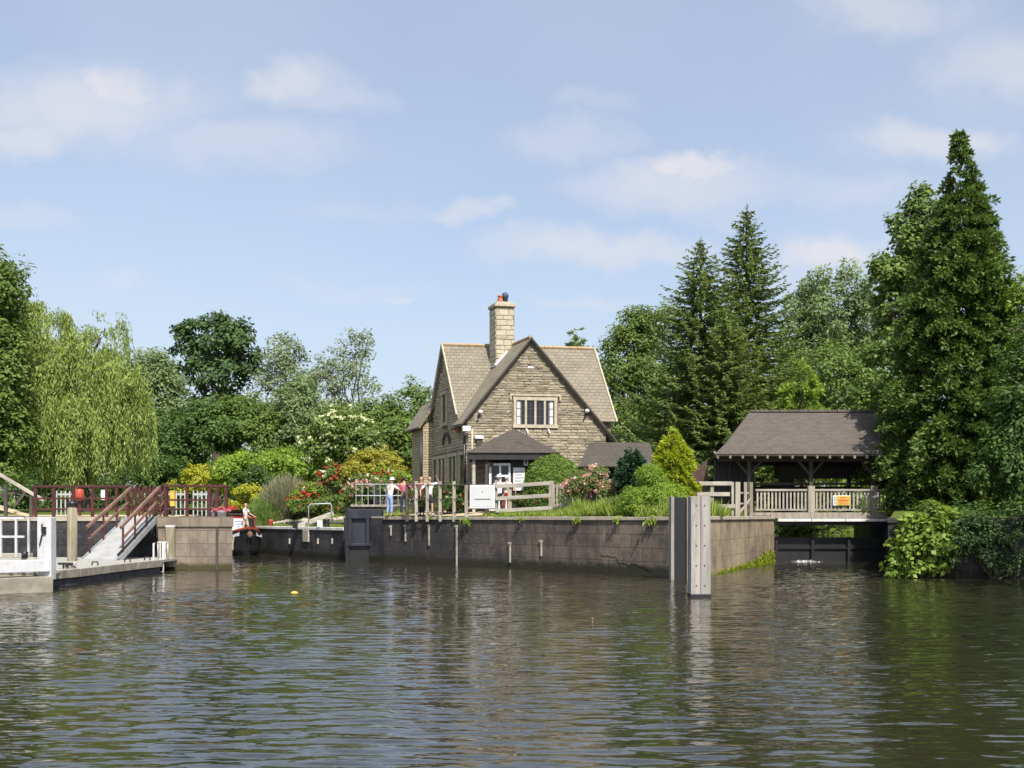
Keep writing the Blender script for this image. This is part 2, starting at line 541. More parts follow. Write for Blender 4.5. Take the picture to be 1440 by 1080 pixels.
# leaves
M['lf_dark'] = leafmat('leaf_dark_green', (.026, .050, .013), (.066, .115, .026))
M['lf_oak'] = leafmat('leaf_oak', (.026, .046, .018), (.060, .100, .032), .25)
M['lf_mid'] = leafmat('leaf_mid_green', (.043, .072, .016), (.108, .152, .034))
M['lf_grey'] = leafmat('leaf_grey_green', (.066, .096, .038), (.14, .18, .075))
M['lf_pale'] = leafmat('leaf_pale_green', (.085, .115, .060), (.17, .20, .11))
M['lf_willow'] = leafmat('leaf_willow', (.070, .105, .022), (.20, .245, .065), .35, 1.1)
M['lf_spruce'] = leafmat('needle_spruce', (.030, .052, .016), (.125, .160, .042), .25)
M['lf_cypress'] = leafmat('spray_cypress', (.020, .040, .010), (.088, .132, .028), .25, .9)
M['lf_gold'] = leafmat('spray_gold', (.115, .15, .010), (.25, .285, .022), .35)
M['lf_yellow'] = leafmat('leaf_yellow', (.15, .17, .016), (.31, .30, .03), .35)
M['lf_lime'] = leafmat('leaf_lime', (.075, .125, .017), (.18, .25, .035), .4)
M['lf_bright'] = leafmat('leaf_bright', (.055, .095, .014), (.19, .255, .045), .35)
M['lf_topiary'] = leafmat('leaf_topiary', (.045, .080, .012), (.105, .150, .025), .2, 1.2)
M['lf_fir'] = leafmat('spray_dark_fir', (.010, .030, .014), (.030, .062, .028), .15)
M['lf_laven'] = leafmat('leaf_lavender', (.11, .115, .075), (.21, .20, .13), .3)
M['lf_grass'] = leafmat('grass_blade', (.085, .12, .02), (.22, .27, .06), .4)
M['petal_red'] = leafmat('petal_red', (.34, .03, .016), (.52, .10, .05), .25)
M['petal_white'] = leafmat('petal_white', (.62, .60, .45), (.8, .78, .66), .25)
M['petal_pink'] = leafmat('petal_pink', (.62, .26, .26), (.78, .48, .45), .25)
M['petal_rose'] = leafmat('petal_rose', (.45, .08, .12), (.6, .2, .22), .25)
M['petal_cream'] = leafmat('petal_cream', (.5, .55, .28), (.72, .74, .45), .25)
# people
M['skin'] = plain('skin', (.52, .30, .21), (.46, .26, .18), .6, 6, .05)
M['hair_dark'] = plain('hair_dark', (.035, .022, .015), None, .7, 20, .3)
M['hair_grey'] = plain('hair_grey', (.5, .48, .45), None, .7, 20, .3)
M['hair_red'] = plain('hair_auburn', (.16, .05, .025), None, .7, 20, .3)
M['cl_white'] = plain('cloth_white', (.74, .73, .74), (.66, .64, .68), .9, 6, .2)
M['cl_beige'] = plain('cloth_beige', (.52, .45, .33), (.44, .37, .27), .9, 6, .2)
M['cl_navy'] = plain('cloth_navy', (.03, .035, .07), (.02, .024, .05), .9, 6, .2)
M['cl_pink'] = plain('cloth_pink', (.55, .12, .2), (.4, .07, .13), .9, 6, .2)
M['cl_blue'] = plain('cloth_blue', (.28, .36, .55), (.2, .27, .44), .9, 6, .2)
M['cl_dark'] = plain('cloth_dark', (.03, .028, .03), None, .9, 6, .2)


def ground_mat():
    t = NT('garden_grass')
    v = t.coords('Object')
    n1 = t.noise(v, .35, 6, .6); n2 = t.noise(v, 3.5, 6, .7); n3 = t.noise(v, 30, 3, .6)
    c = t.mix(t.ramp(n2, .3, .7), (.075, .115, .02), (.14, .18, .035))
    c = t.mix(t.ramp(n1, .5, .75, 0, .6), c, (.17, .16, .06))
    c = t.mix(t.math('MULTIPLY', n3, .4), c, (.05, .08, .016))
    t.principled(c, .95, t.bump(t.math('ADD', n2, n3), .9, .06), Specular_IOR_Level=.1)
    return t.mat


def water_mat(name, strength=1.0, deep=(.016, .0145, .008)):
    t = NT(name)
    tot = None
    patch = t.ramp(t.noise(t.coords('Object', (.45, 1.0, 1), (5, 1, 0)), .17, 3, .5), .36, .64, .45, 1.2)
    for sc, st, amp, rot, off in ((5.0, (.30, 1.6, 1), .46, -3, 11), (13.0, (.42, 1.5, 1), .42, 4, 23)):
        nd = t.n('ShaderNodeTexNoise')
        t.l(t.coords('Object', st, (off, off * .7, 0), (0, 0, R(rot))), nd.inputs['Vector'])
        nd.inputs['Scale'].default_value = sc; nd.inputs['Detail'].default_value = 2; nd.inputs['Distortion'].default_value = .4
        m = t.n('ShaderNodeVectorMath', operation='MULTIPLY_ADD')
        t.l(nd.outputs['Color'], m.inputs[0]); a = amp * strength
        m.inputs[1].default_value = (a * .5, a, 0); m.inputs[2].default_value = (-a * .25, -a * .5, 0)
        if tot is None: tot = m.outputs[0]
        else:
            ad = t.n('ShaderNodeVectorMath', operation='ADD'); t.l(tot, ad.inputs[0]); t.l(m.outputs[0], ad.inputs[1]); tot = ad.outputs[0]
    sc_ = t.n('ShaderNodeVectorMath', operation='SCALE'); t.l(tot, sc_.inputs[0]); t.l(patch, sc_.inputs['Scale'])
    ad = t.n('ShaderNodeVectorMath', operation='ADD'); t.l(sc_.outputs[0], ad.inputs[0]); gn_ = t.n('ShaderNodeNewGeometry'); t.l(gn_.outputs['Normal'], ad.inputs[1])
    nm = t.n('ShaderNodeVectorMath', operation='NORMALIZE'); t.l(ad.outputs[0], nm.inputs[0])
    murk = t.ramp(t.noise(t.coords('Object'), .09, 3, .5), .35, .7)
    col = t.mix(murk, deep, tuple(x * 1.5 for x in deep))
    t.principled(col, .04, nm.outputs[0], IOR=1.7, Specular_IOR_Level=.5)
    return t.mat


M['ground'] = ground_mat()
M['water'] = water_mat('river_water', 1.0)
M['upper_water'] = water_mat('upper_water', .25, (.03, .04, .012))
# ------------------------------------------------------------------ camera, light, sky
cam = bpy.data.cameras.new('camera')
cam.sensor_width = 36; cam.lens = 36 * F / 1440
cam.shift_y = (HOR - 540) / 1440
cam.clip_end = 3000
co_ = bpy.data.objects.new('camera', cam)
COL.objects.link(co_)
co_.location = (0, 0, EYE); co_.rotation_euler = (R(90), 0, 0)
SC.camera = co_
SUN = Vector((.30, -.77, 1.05)).normalized()
sl = bpy.data.lights.new('sun', 'SUN')
sl.energy = 4.7; sl.angle = R(.55); sl.color = (1, .955, .88)
so = bpy.data.objects.new('sun', sl)
COL.objects.link(so)
so.rotation_euler = SUN.to_track_quat('Z', 'Y').to_euler()
so.location = (20, -20, 40)

CLOUDS = [  # centre and half-size in photograph pixels, thickness
    (110, 150, 150, 52, .62), (165, 122, 55, 24, .9), (30, 200, 90, 24, .55), (410, 118, 75, 26, .6), (350, 205, 130, 30, .42), (460, 140, 80, 18, .35),
    (975, 258, 150, 36, .66), (985, 231, 82, 16, 1.05), (1180, 268, 110, 24, .3), (800, 195, 85, 26, .34), (845, 148, 50, 14, .25),
    (840, 348, 150, 24, .6), (1172, 357, 62, 22, .95), (1310, 198, 105, 24, .62), (1250, 20, 110, 32, .5), (1420, 90, 95, 55, .5), (660, 298, 45, 14, .5),
    (570, 418, 24, 6, .6), (35, 305, 70, 14, .28), (165, 385, 40, 14, .3), (830, 420, 60, 10, .3), (510, 295, 90, 14, .2), (1010, 300, 60, 12, .3), (1090, 385, 90, 24, .35), (500, 405, 110, 14, .2)]


def sky():
    w = bpy.data.worlds.new('World')
    SC.world = w
    w.use_nodes = True
    nt = w.node_tree
    nt.nodes.clear()
    t = NT.__new__(NT); t.t = nt; t.mat = None
    out = t.n('ShaderNodeOutputWorld')
    s = t.n('ShaderNodeTexSky', sky_type='NISHITA', sun_disc=False)
    s.sun_elevation = math.asin(SUN.z); s.sun_rotation = math.atan2(SUN.x, SUN.y)
    s.air_density = 1.0; s.dust_density = 2.5; s.ozone_density = 1.2; s.altitude = 50
    tc = t.n('ShaderNodeTexCoord')
    sep = t.n('ShaderNodeSeparateXYZ'); t.l(tc.outputs['Generated'], sep.inputs[0])
    y = t.math('MAXIMUM', sep.outputs[1], .02)
    u = t.math('DIVIDE', sep.outputs[0], y); vv = t.math('DIVIDE', sep.outputs[2], y)
    cmb = t.n('ShaderNodeCombineXYZ'); t.l(u, cmb.inputs[0]); t.l(vv, cmb.inputs[1])
    nz = t.n('ShaderNodeTexNoise'); t.l(cmb.outputs[0], nz.inputs['Vector'])
    nz.inputs['Scale'].default_value = 14; nz.inputs['Detail'].default_value = 10; nz.inputs['Roughness'].default_value = .62
    wob = t.n('ShaderNodeVectorMath', operation='MULTIPLY_ADD')
    t.l(nz.outputs['Color'], wob.inputs[0]); wob.inputs[1].default_value = (.15, .06, 0); wob.inputs[2].default_value = (-.075, -.03, 0)
    add = t.n('ShaderNodeVectorMath', operation='ADD'); t.l(cmb.outputs[0], add.inputs[0]); t.l(wob.outputs[0], add.inputs[1])
    tot = None
    for (px, py, rx, ry, k) in CLOUDS:
        c = ((px - 720) / F, (HOR - py) / F, 0)
        d = t.n('ShaderNodeVectorMath', operation='SUBTRACT'); t.l(add.outputs[0], d.inputs[0]); d.inputs[1].default_value = c
        m = t.n('ShaderNodeVectorMath', operation='MULTIPLY'); t.l(d.outputs[0], m.inputs[0]); m.inputs[1].default_value = (F / rx / 1.25, F / ry / 1.25, 0)
        ln = t.n('ShaderNodeVectorMath', operation='LENGTH'); t.l(m.outputs[0], ln.inputs[0])
        f = t.ramp(ln.outputs['Value'], .25, 1.3, min(1, k * .95), 0.0)
        tot = f if tot is None else t.math('MAXIMUM', tot, f)
    n2 = t.n('ShaderNodeTexNoise'); t.l(cmb.outputs[0], n2.inputs['Vector'])
    n2.inputs['Scale'].default_value = 5; n2.inputs['Detail'].default_value = 6
    tot = t.math('MULTIPLY', tot, t.ramp(n2.outputs['Fac'], .2, .65, .62, 1.12), clamp=True)
    # a thin generic veil all round so the sky overhead and behind is not empty
    veil = t.n('ShaderNodeTexNoise'); t.l(tc.outputs['Generated'], veil.inputs['Vector']); veil.inputs['Scale'].default_value = 2.4; veil.inputs['Detail'].default_value = 6
    hz = t.n('ShaderNodeBackground'); hz.inputs[0].default_value = (.62, .69, .81, 1); hz.inputs[1].default_value = CLOUD_STRENGTH
    b1 = t.n('ShaderNodeBackground'); t.l(s.outputs[0], b1.inputs[0]); b1.inputs[1].default_value = SKY_STRENGTH
    b2 = t.n('ShaderNodeBackground'); b2.inputs[0].default_value = (.71, .70, .74, 1); b2.inputs[1].default_value = CLOUD_STRENGTH
    mx = t.n('ShaderNodeMixShader'); t.l(tot, mx.inputs[0]); m0 = t.n('ShaderNodeMixShader'); t.l(t.math('ADD', t.ramp(veil.outputs['Fac'], .3, .75, .34, .5), t.ramp(sep.outputs[2], .02, .30, .30, 0), clamp=True), m0.inputs[0]); t.l(b1.outputs[0], m0.inputs[1]); t.l(hz.outputs[0], m0.inputs[2]); t.l(m0.outputs[0], mx.inputs[1]); t.l(b2.outputs[0], mx.inputs[2])
    t.l(mx.outputs[0], out.inputs[0])


SKY_STRENGTH = .125
CLOUD_STRENGTH = .76
sky()
SC.view_settings.view_transform = 'Standard'
SC.view_settings.look = 'None'
SC.view_settings.exposure = .58
SC.view_settings.gamma = 1.0
SC.cycles.max_bounces = 5
SC.cycles.diffuse_bounces = 3
SC.cycles.transparent_max_bounces = 4

# ------------------------------------------------------------------ land and water
A = Vector((-5.7, 47.6)); B = Vector((6.24, 35.3)); D = Vector((11.7, 47.6))
G = Vector((-7.9, 50.0)); E = Vector((-13.9, 58.8))
CUT = (E - G).normalized()
E2 = G + CUT * 22
S0 = Vector((-12.05, 42.95)); S1 = S0 + CUT * 29.5


def seg_d(p, a, b):
    ab = b - a
    k = max(0, min(1, (p - a).dot(ab) / ab.dot(ab)))
    return (p - a - ab * k).length


def sm(x, a, b):
    x = max(0, min(1, (x - a) / (b - a)))
    return x * x * (3 - 2 * x)


def island_z(x, y):
    p = Vector((x, y))
    d = min(seg_d(p, A, B), seg_d(p, B, D))
    z = 2.0 + .27 * sm(d, 0, 3.5) + .02 * max(0, y - 62)
    dl = seg_d(p, G, E2)
    side = (p - G).dot(CUT)
    zl = 1.47 + max(0, dl - .8) * .30
    if side > -1.5: z = min(z, zl)
    if x > 11 and y > 60: z = min(z, 1.05 + .22 * max(0, y - 69.5)) if y > 69 else z
    return z


def left_z(x, y):
    return 1.99 + .02 * max(0, y - 43)


def right_z(x, y):
    return 1.98 + .25 * sm(y, 36, 42)


def land(name, poly, zf, mat, step=2.0, lim=(-46, 50, 30, 130), zlow=-1.2):
    bm = bmesh.new()
    vs = [bm.verts.new((p[0], p[1], 0)) for p in poly]
    bm.faces.new(vs)
    x = lim[0]
    while x <= lim[1]:
        bmesh.ops.bisect_plane(bm, geom=bm.verts[:] + bm.edges[:] + bm.faces[:], plane_co=(x, 0, 0), plane_no=(1, 0, 0)); x += step
    y = lim[2]
    while y <= lim[3]:
        bmesh.ops.bisect_plane(bm, geom=bm.verts[:] + bm.edges[:] + bm.faces[:], plane_co=(0, y, 0), plane_no=(0, 1, 0)); y += step
    rim = [e for e in bm.edges if e.is_boundary]
    ext = bmesh.ops.extrude_edge_only(bm, edges=rim)['geom']
    low = {v for v in ext if isinstance(v, bmesh.types.BMVert)}
    for v in bm.verts:
        v.co.z = zlow if v in low else zf(v.co.x, v.co.y)
    bmesh.ops.recalc_face_normals(bm, faces=bm.faces[:])
    me = bpy.data.meshes.new(name)
    bm.to_mesh(me); bm.free()
    me.materials.append(mat)
    o = bpy.data.objects.new(name, me)
    COL.objects.link(o)
    return tag(o, kind='structure')


inn = .12   # land stops just behind the faces of its walls
land('ground', [(-5.62, 47.72), (6.24, 35.46), (11.55, 47.7), (11.55, 69.5), (40, 69.5), (420, 69.5), (420, 700), (-420, 700), (-420, 67.3), (S1.x + .1, S1.y + .1), (E2.x - .1, E2.y + .15), (-13.78, 58.86), (-7.8, 50.06)], island_z, M['ground'])
LB = Vector((-11.25, 41.45))
land('riverside_bank', [(-420, 41.45), (LB.x, LB.y), (S0.x - .1, S0.y), (S1.x - .1, S1.y + .08), (-420, 67.28)], left_z, M['ground'])
land('weir_bank', [(12.6, 35.6), (17.4, 34.75), (20.7, 31.2), (27, 23), (60, 2), (420, -30), (420, 64), (30, 64), (17.3, 54), (17.3, 47.8)], right_z, M['ground'])

def river():
    '''rippled surface: many small wave trains summed on a fine grid, flat sheet beyond it'''
    rng = np.random.default_rng(5)
    xs = np.arange(-31, 31.01, .11); ys = np.cumsum(np.concatenate([[3.0], np.linspace(.036, .085, 950)]))
    gx, gy = np.meshgrid(xs.astype(np.float32), ys.astype(np.float32))
    h = np.zeros_like(gx)
    patch = np.zeros_like(gx)
    for i in range(14):
        a = rng.uniform(0, 6.28); kx, ky = rng.normal(0, .16), rng.normal(0, .32)
        patch += np.sin(gx * kx + gy * ky + a) / 14 ** .5
    patch = .85 + .38 * patch
    nw = 90
    lam = np.exp(rng.uniform(math.log(.15), math.log(.5), nw))
    th = rng.normal(0, .2, nw) + rng.choice([0, 0, .22, -.2], nw)
    for l, t_ in zip(lam, th):
        k = 2 * math.pi / l
        s = SLOPE * (1.414 / nw ** .5) * (.75 + .5 * (l < .7))
        ph = gx * (k * math.sin(t_)) + gy * (k * math.cos(t_)) + rng.uniform(0, 6.28)
        h += (s / k) * np.sin(ph).astype(np.float32)
    h *= np.clip(patch, .55, 1.4)
    edge = np.minimum.reduce([gx + 31, 31 - gx, gy - 3, ys[-1] - gy])
    h *= np.clip(edge / 1.0, 0, 1)
    ny, nx = gx.shape
    v = np.stack([gx, gy, h], -1).reshape(-1, 3)
    i = (np.arange(ny - 1)[:, None] * nx + np.arange(nx - 1)[None]).ravel()
    f = np.stack([i, i + 1, i + nx + 1, i + nx], 1)
    # flat sheet round the grid
    o = len(v)
    R0 = [(-900, -80), (900, -80), (900, 900), (-900, 900)]; R1 = [(-31, 3.0), (31, 3.0), (31, ys[-1]), (-31, ys[-1])]
    R1 = [(xs[0], ys[0]), (xs[-1], ys[0]), (xs[-1], ys[-1]), (xs[0], ys[-1])]
    v = np.concatenate([v, np.array([(x, y, 0) for x, y in R0 + R1])])
    f = np.concatenate([f, np.array([[o + j, o + (j + 1) % 4, o + 4 + (j + 1) % 4, o + 4 + j] for j in range(4)])])
    me = bpy.data.meshes.new('river')
    n = len(f)
    me.vertices.add(len(v)); me.loops.add(n * 4); me.polygons.add(n)
    me.vertices.foreach_set('co', v.astype(np.float32).ravel())
    me.loops.foreach_set('vertex_index', f.astype(np.int32).ravel())
    me.polygons.foreach_set('loop_start', np.arange(0, n * 4, 4, dtype=np.int32)); me.polygons.foreach_set('loop_total', np.full(n, 4, dtype=np.int32))
    me.polygons.foreach_set('use_smooth', np.ones(n, dtype=bool))
    me.materials.append(M['water'])
    me.update(calc_edges=True)
    o = bpy.data.objects.new('river', me); COL.objects.link(o)
    return tag(o, kind='structure')


SLOPE = .066
river()
w = MB(); w.poly([(11.4, 48.35, 1.0), (60, 48.35, 1.0), (60, 72, 1.0), (11.4, 72, 1.0)])
tag(w.build('upper_water', M['upper_water']), kind='structure')


# ------------------------------------------------------------------ quay walls
def wall_line(mb, a, b, z0, z1, t, m=0, back=1):
    """a wall whose face runs a->b, thickness behind it (to the left of a->b when back=1)"""
    a, b = Vector(a), Vector(b)
    d = (b - a).normalized()
    n = Vector((-d.y, d.x)) * t * back
    p = [a, b, b + n, a + n]
    if back < 0: p = [b, a, a + n, b + n]
    mb.prism([(q.x, q.y) for q in p], z0, z1, m)


def on_wall(px, a, b):      # plan point of a wall line seen at a picture column
    k = (px - 720) / F
    d = b - a
    t = (k * a.y - a.x) / (d.x - k * d.y)
    return a + d * t


q = thing('quay_wall', (A.x, A.y, 0), 'long soot-black stone quay wall of the lock island, turning brown towards its corner', 'wall')
P0 = on_wall(842, A, B)
mb = MB(); wall_line(mb, A, B, -1.2, 1.88, .5); mb.build('wall', M['quay'], q)
mb = MB()
dq0 = (B - A).normalized(); nq0 = Vector((dq0.y, -dq0.x))
rc_ = random.Random(12)
pp_ = None
for i in range(30):
    k_ = i / 29
    z_ = .62 - .5 * k_ ** 1.6 + rc_.uniform(-.04, .04) - (.12 if 9 < i < 18 else 0)
    w_ = P0 + dq0 * (.1 + 2.3 * k_) + nq0 * .004
    p_ = Vector((w_.x, w_.y, z_))
    if pp_ is not None: mb.beam(pp_, p_, .02, rc_.uniform(.006, .028), up=(0, 0, 1))
    pp_ = p_
mb.build('crack', M['gate_wet'], q)
mb = MB()
nrm = Vector((-(B - A).normalized().y, (B - A).normalized().x))
L_ = (B - A).length
k = 0.0
random.seed(5)
dq = (B - A).normalized()
while k < L_ - .05:
    e = min(k + random.uniform(1.1, 1.6), L_)
    a = A + dq * (k + .006) - nrm * (.05 + random.uniform(0, .015)); b = A + dq * (e - .006) - nrm * (.05 + random.uniform(0, .015))
    wall_line(mb, a, b, 1.88, 2.005 + random.uniform(-.012, .012), .62)
    k = e
mb.build('coping', M['coping'], q, bev=.015)
rng_ = random.Random(3)
for px, y0, y1 in ((550.5, 741, 754), (571, 740, 762), (604, 740, 768), (643, 741, 800), (718, 765, 792), (762, 762, 783)):
    p = on_wall(px, A, B); dpt = p.y
    mb = MB()
    off = p - nrm * .035
    mb.beam((off.x, off.y, Z(y1, dpt) + .02), (off.x, off.y, Z(y0, dpt)), .075, .05, up=(nrm.x, nrm.y, 0))
    mb.beam((off.x - dq.x * .1, off.y - dq.y * .1, Z(y0, dpt) + .02), (off.x + dq.x * .05, off.y + dq.y * .05, Z(y0, dpt) + .02), .06, .09)
    mb.build('mooring_bar', M['rail_wood'], q, bev=.01)

q = thing('wing_wall', (B.x, B.y, 0), 'sunlit tan wing wall with moss at its foot, beside the sluice', 'wall')
mb = MB(); wall_line(mb, B, D, -1.2, 1.9, .6); mb.build('wall', M['wing'], q)
mb = MB()
d2 = (D - B).normalized(); n2 = Vector((-d2.y, d2.x))
wall_line(mb, B - n2 * .06 + d2 * .02, D - n2 * .06 + d2 * .05, 1.9, 2.03, .7); mb.build('coping', M['coping'], q, bev=.015)

q = thing('lock_wall', (G.x, G.y, 0), 'low black lock wall with white coping running behind the narrowboat', 'wall')
mb = MB(); wall_line(mb, E2, G, -1.2, 1.36, .4); mb.build('wall', M['quay_black'], q)
mb = MB(); nl = Vector((-(G - E2).normalized().y, (G - E2).normalized().x))
wall_line(mb, E2 - nl * .04, G - nl * .04, 1.36, 1.5, .5); mb.build('coping', M['coping_white'], q, bev=.015)
mb = MB(); wall_line(mb, E2 + nl * 1.1, G + nl * 1.1 - CUT * -.9, 1.4, 1.72, .18); mb.build('kerb', M['dark_wood'], q)
mb = MB(); wall_line(mb, E2 + nl * 1.3, G + nl * 1.3 - CUT * -.9, 1.4, 1.78, .35); mb.build('kerb_cap', M['coping'], q)
p = on_wall(431, G, E); c = CUT
mb = MB(); wall_line(mb, p + c * .35 - nl * .07, p - c * .35 - nl * .07, .75, 1.352, .2); mb.build('stone_pad', M['dressed'], q, bev=.02)
for px in (408, 448, 468):
    p = on_wall(px, G, E); off = p - nl * .03
    mb = MB(); mb.beam((off.x, off.y, Z(765, p.y)), (off.x, off.y, Z(757, p.y)), .08, .05); mb.build('mooring_bar', M['rail_wood'], q, bev=.01)

q = thing('corner_wall', (A.x, A.y, 0), 'dark return wall of the island behind the lock gate', 'wall')
mb = MB(); wall_line(mb, G + Vector((.02, -.02)), A + Vector((-.02, .02)), -1.2, 1.95, .5); mb.build('wall', M['quay_black'], q)
mb = MB(); wall_line(mb, G, A, 1.95, 2.03, .55); mb.build('coping', M['coping'], q)

q = thing('bank_wall', (-30, 41.3, 0), 'dark stained stone wall behind the landing stage', 'wall')
mb = MB(); mb.box((-66.7, 41.65, .32), (106.4, .7, 3.04)); mb.build('wall', M['quay_black'], q)
mb = MB()
x = -60.0
while x < -13.5:
    e = min(x + random.uniform(1.2, 1.7), -13.5)
    mb.box(((x + e) / 2, 41.66, 1.92), (e - x - .012, .82, .16)); x = e
mb.build('coping', M['coping'], q, bev=.015)

q = thing('stone_pier', (-12.2, 41, 0), 'square pale stone pier with big blocks at the lock entrance', 'pier')
PF = [(-13.45, 40.55), (-11.12, 40.55), (-10.75, 41.0), (-12.05, 42.95), (-13.45, 43.5)]
mb = MB(); mb.prism(PF, -1.2, 1.62); mb.build('wall', M['quay_pale'], q)
mb = MB(); mb.prism([(-13.5, 40.49), (-11.1, 40.49), (-10.69, 40.98), (-12.03, 43.0), (-13.5, 43.5)], 1.62, 2.01); mb.build('coping', M['quay_pale'], q, bev=.02)
mb = MB(); mb.box((-12.95, 40.46, .85), (.34, .18, 1.5)); mb.build('fender_post', M['moor_wood'], q, bev=.02)
mb = MB(); mb.box((-12.95, 40.46, 1.64), (.36, .19, .08)); mb.build('post_cap', M['white'], q, bev=.02)
mb = MB(); mb.box((-11.2, 40.52, .7), (.09, .06, 1.82)); mb.build('gate_groove', M['dark_wood'], q)
q = thing('lock_side_wall', (LB.x, LB.y, 0), 'lock wall running away behind the stone pier', 'wall')
s0, s1 = S0, S1
mb = MB(); wall_line(mb, s0, s1, -1.2, 1.9, .5); mb.build('wall', M['quay_black'], q)
mb = MB(); wall_line(mb, s0 + CUT * .02, s1, 1.9, 2.02, .55); mb.build('coping', M['coping'], q)
q = thing('upper_gate', (S1.x, S1.y, 0), 'dark closed gate at the head of the lock cut', 'lock gate')
mb = MB(); wall_line(mb, E2, S1, -1.2, 1.9, .35, back=-1); mb.build('gate', M['gate_wet'], q)
mb = MB(); wall_line(mb, E2 + Vector((0, -.02)), S1 + Vector((0, -.02)), 1.9, 2.06, .45, back=-1); mb.build('beam', M['white'], q)

q = thing('weir_bank_wall', (12.6, 35.5, 0), 'dark shaded bank wall under the tall conifer', 'wall')
mb = MB(); mb.prism([(12.5, 35.45), (17.3, 34.55), (17.6, 35.0), (12.9, 35.95)], -1.2, 1.8)
mb.prism([(17.3, 34.55), (20.6, 31.0), (21.0, 31.4), (17.6, 35.0)], -1.2, 1.8)
mb.prism([(20.6, 31.0), (26.9, 22.8), (27.3, 23.1), (21.0, 31.4)], -1.2, 1.8)
mb.prism([(12.5, 35.46), (12.9, 35.96), (17.3, 47.6), (16.9, 47.6)], -1.2, 1.795); mb.build('wall', M['quay_black'], q)
mb = MB(); mb.prism([(12.45, 35.40), (17.28, 34.49), (17.6, 35.1), (12.9, 36.0)], 1.8, 1.98); mb.build('coping', M['quay'], q, bev=.02)

# paths: a sandy strip by the lock mouth and along the landing side
def sheet(name, pts, zf, mat, dz=.012):
    m = MB()
    for i in range(len(pts) - 1):
        a0, b0 = pts[i]; a1, b1 = pts[i + 1]
        for j in range(6):
            r0, r1 = j / 6, (j + 1) / 6
            f = lambda a, b, r: Vector((a[0] + (b[0] - a[0]) * r, a[1] + (b[1] - a[1]) * r))
            ps = [f(a0, b0, r0), f(a1, b1, r0), f(a1, b1, r1), f(a0, b0, r1)]
            m.poly([(p.x, p.y, zf(p.x, p.y) + dz) for p in ps])
    o = m.build(name, mat)
    return tag(o, kind='structure')


ph = []
for i in range(13):
    p = A + (B - A) * (.02 + .34 * i / 12)
    a = p + nrm * .55; b = p + nrm * (3.0 - .08 * i)
    ph.append(((a.x, a.y), (b.x, b.y)))
sheet('path', ph, island_z, M['sand'], .03)
ph = []
for i in range(24):
    x = -40 + i * 1.15
    ph.append(((x, 42.06), (x, 46.5)))
sheet('towpath', ph, left_z, M['sand'], .03)

# ------------------------------------------------------------------ the stone house
C0 = Vector((-1.974, 47.0)); U = Vector((.985, .174)); V = Vector((-.342, .940)); GZ = 2.2
def H(a, b, z): return Vector((C0.x + a * U.x + b * V.x, C0.y + a * U.y + b * V.y, z))


house = thing('lock_house', H(3, 3, GZ), 'tall gabled stone cottage with steep stone-tiled roofs and a square chimney', 'house')
AP, RZ = 2.81, 10.0          # gable apex
SLL, SLR, SM = 1.25, 1.17, 1.5
MR, MB_ = 10.15, 3.55        # main ridge height and its depth
mz = lambda b: MR - SM * abs(MB_ - b)
wl = MB()
lw = 6.3
eL, eR = RZ - SLL * AP - .1, RZ - SLR * (lw - AP) - .1
wl.poly([H(0, 0, 1.9), H(lw, 0, 1.9), H(lw, 0, eR), H(AP, 0, RZ - .1), H(0, 0, eL)])                      # front gable
wl.poly([H(0, 7.6, 1.9), H(0, 0, 1.9), H(0, 0, eL), H(0, 1.2, eL), H(0, MB_, MR - .1), H(0, 6.2, mz(6.2) - .1), H(0, 7.6, mz(6.2) - 1.0)])   # side gable
wl.poly([H(lw, 0, 1.9), H(lw, 1.3, 1.9), H(lw, 1.3, eR), H(lw, 0, eR)])
wl.poly([H(lw, 1.3, 1.9), H(7.1, 1.3, 1.9), H(7.1, 1.3, mz(1.3) - .05), H(lw, 1.3, mz(1.3) - .05)])
wl.poly([H(7.1, 1.3, 1.9), H(7.1, 7.6, 1.9), H(7.1, 7.6, mz(6.2) - 1.0), H(7.1, 6.2, mz(6.2) - .1), H(7.1, MB_, MR - .1), H(7.1, 1.3, mz(1.3) - .05)])
wl.poly([H(7.1, 7.6, 1.9), H(0, 7.6, 1.9), H(0, 7.6, mz(6.2) - 1.0), H(7.1, 7.6, mz(6.2) - 1.0)])
wl.build('wall', M['mortar'], house)
rs = random.Random(17)


def stones(parent, P, s0, s1, z0, z1, rows, wid, holes, top, mat, depth=.05, name='stonework'):
    '''rock-faced courses: every stone its own block standing proud of the mortar'''
    m = MB()
    z = z0
    while z < z1:
        h = rows * rs.uniform(.78, 1.25)
        s = s0 + (rs.uniform(-.3, 0))
        while s < s1:
            w_ = wid * rs.uniform(.45, 1.6)
            a, b, zz = max(s, s0) + .008, min(s + w_, s1) - .008, z + h - rs.uniform(.014, .03)
            s += w_
            if b - a < .05: continue
            if any(b > q[0] and a < q[1] and zz > q[2] and z < q[3] for q in holes):
                for q in holes:
                    if b > q[0] and a < q[1] and zz > q[2] and z < q[3]:
                        if a < q[0] - .06: b = q[0]
                        elif b > q[1] + .06: a = q[1]
                        else: a = b
                if b - a < .05: continue
            if zz > min(top(a), top(b)) + .02: continue
            d = depth * rs.uniform(.55, 1.2); i = .022
            j = lambda: rs.uniform(-.008, .008)
            lo, hi = d * rs.uniform(.5, .8), d * rs.uniform(.9, 1.15)
            v = [P(a + j(), 0, z + j()), P(b + j(), 0, z + j()), P(b + j(), 0, zz + j()), P(a + j(), 0, zz + j()),
                 P(a + i, lo, z + i), P(b - i, lo + j(), z + i), P(b - i, hi + j(), zz - i * .6), P(a + i, hi, zz - i * .6)]
            m.add(v, [[4, 5, 6, 7], [0, 1, 5, 4], [1, 2, 6, 5], [2, 3, 7, 6], [3, 0, 4, 7]])
        z += h
    return m.build(name, mat, parent)


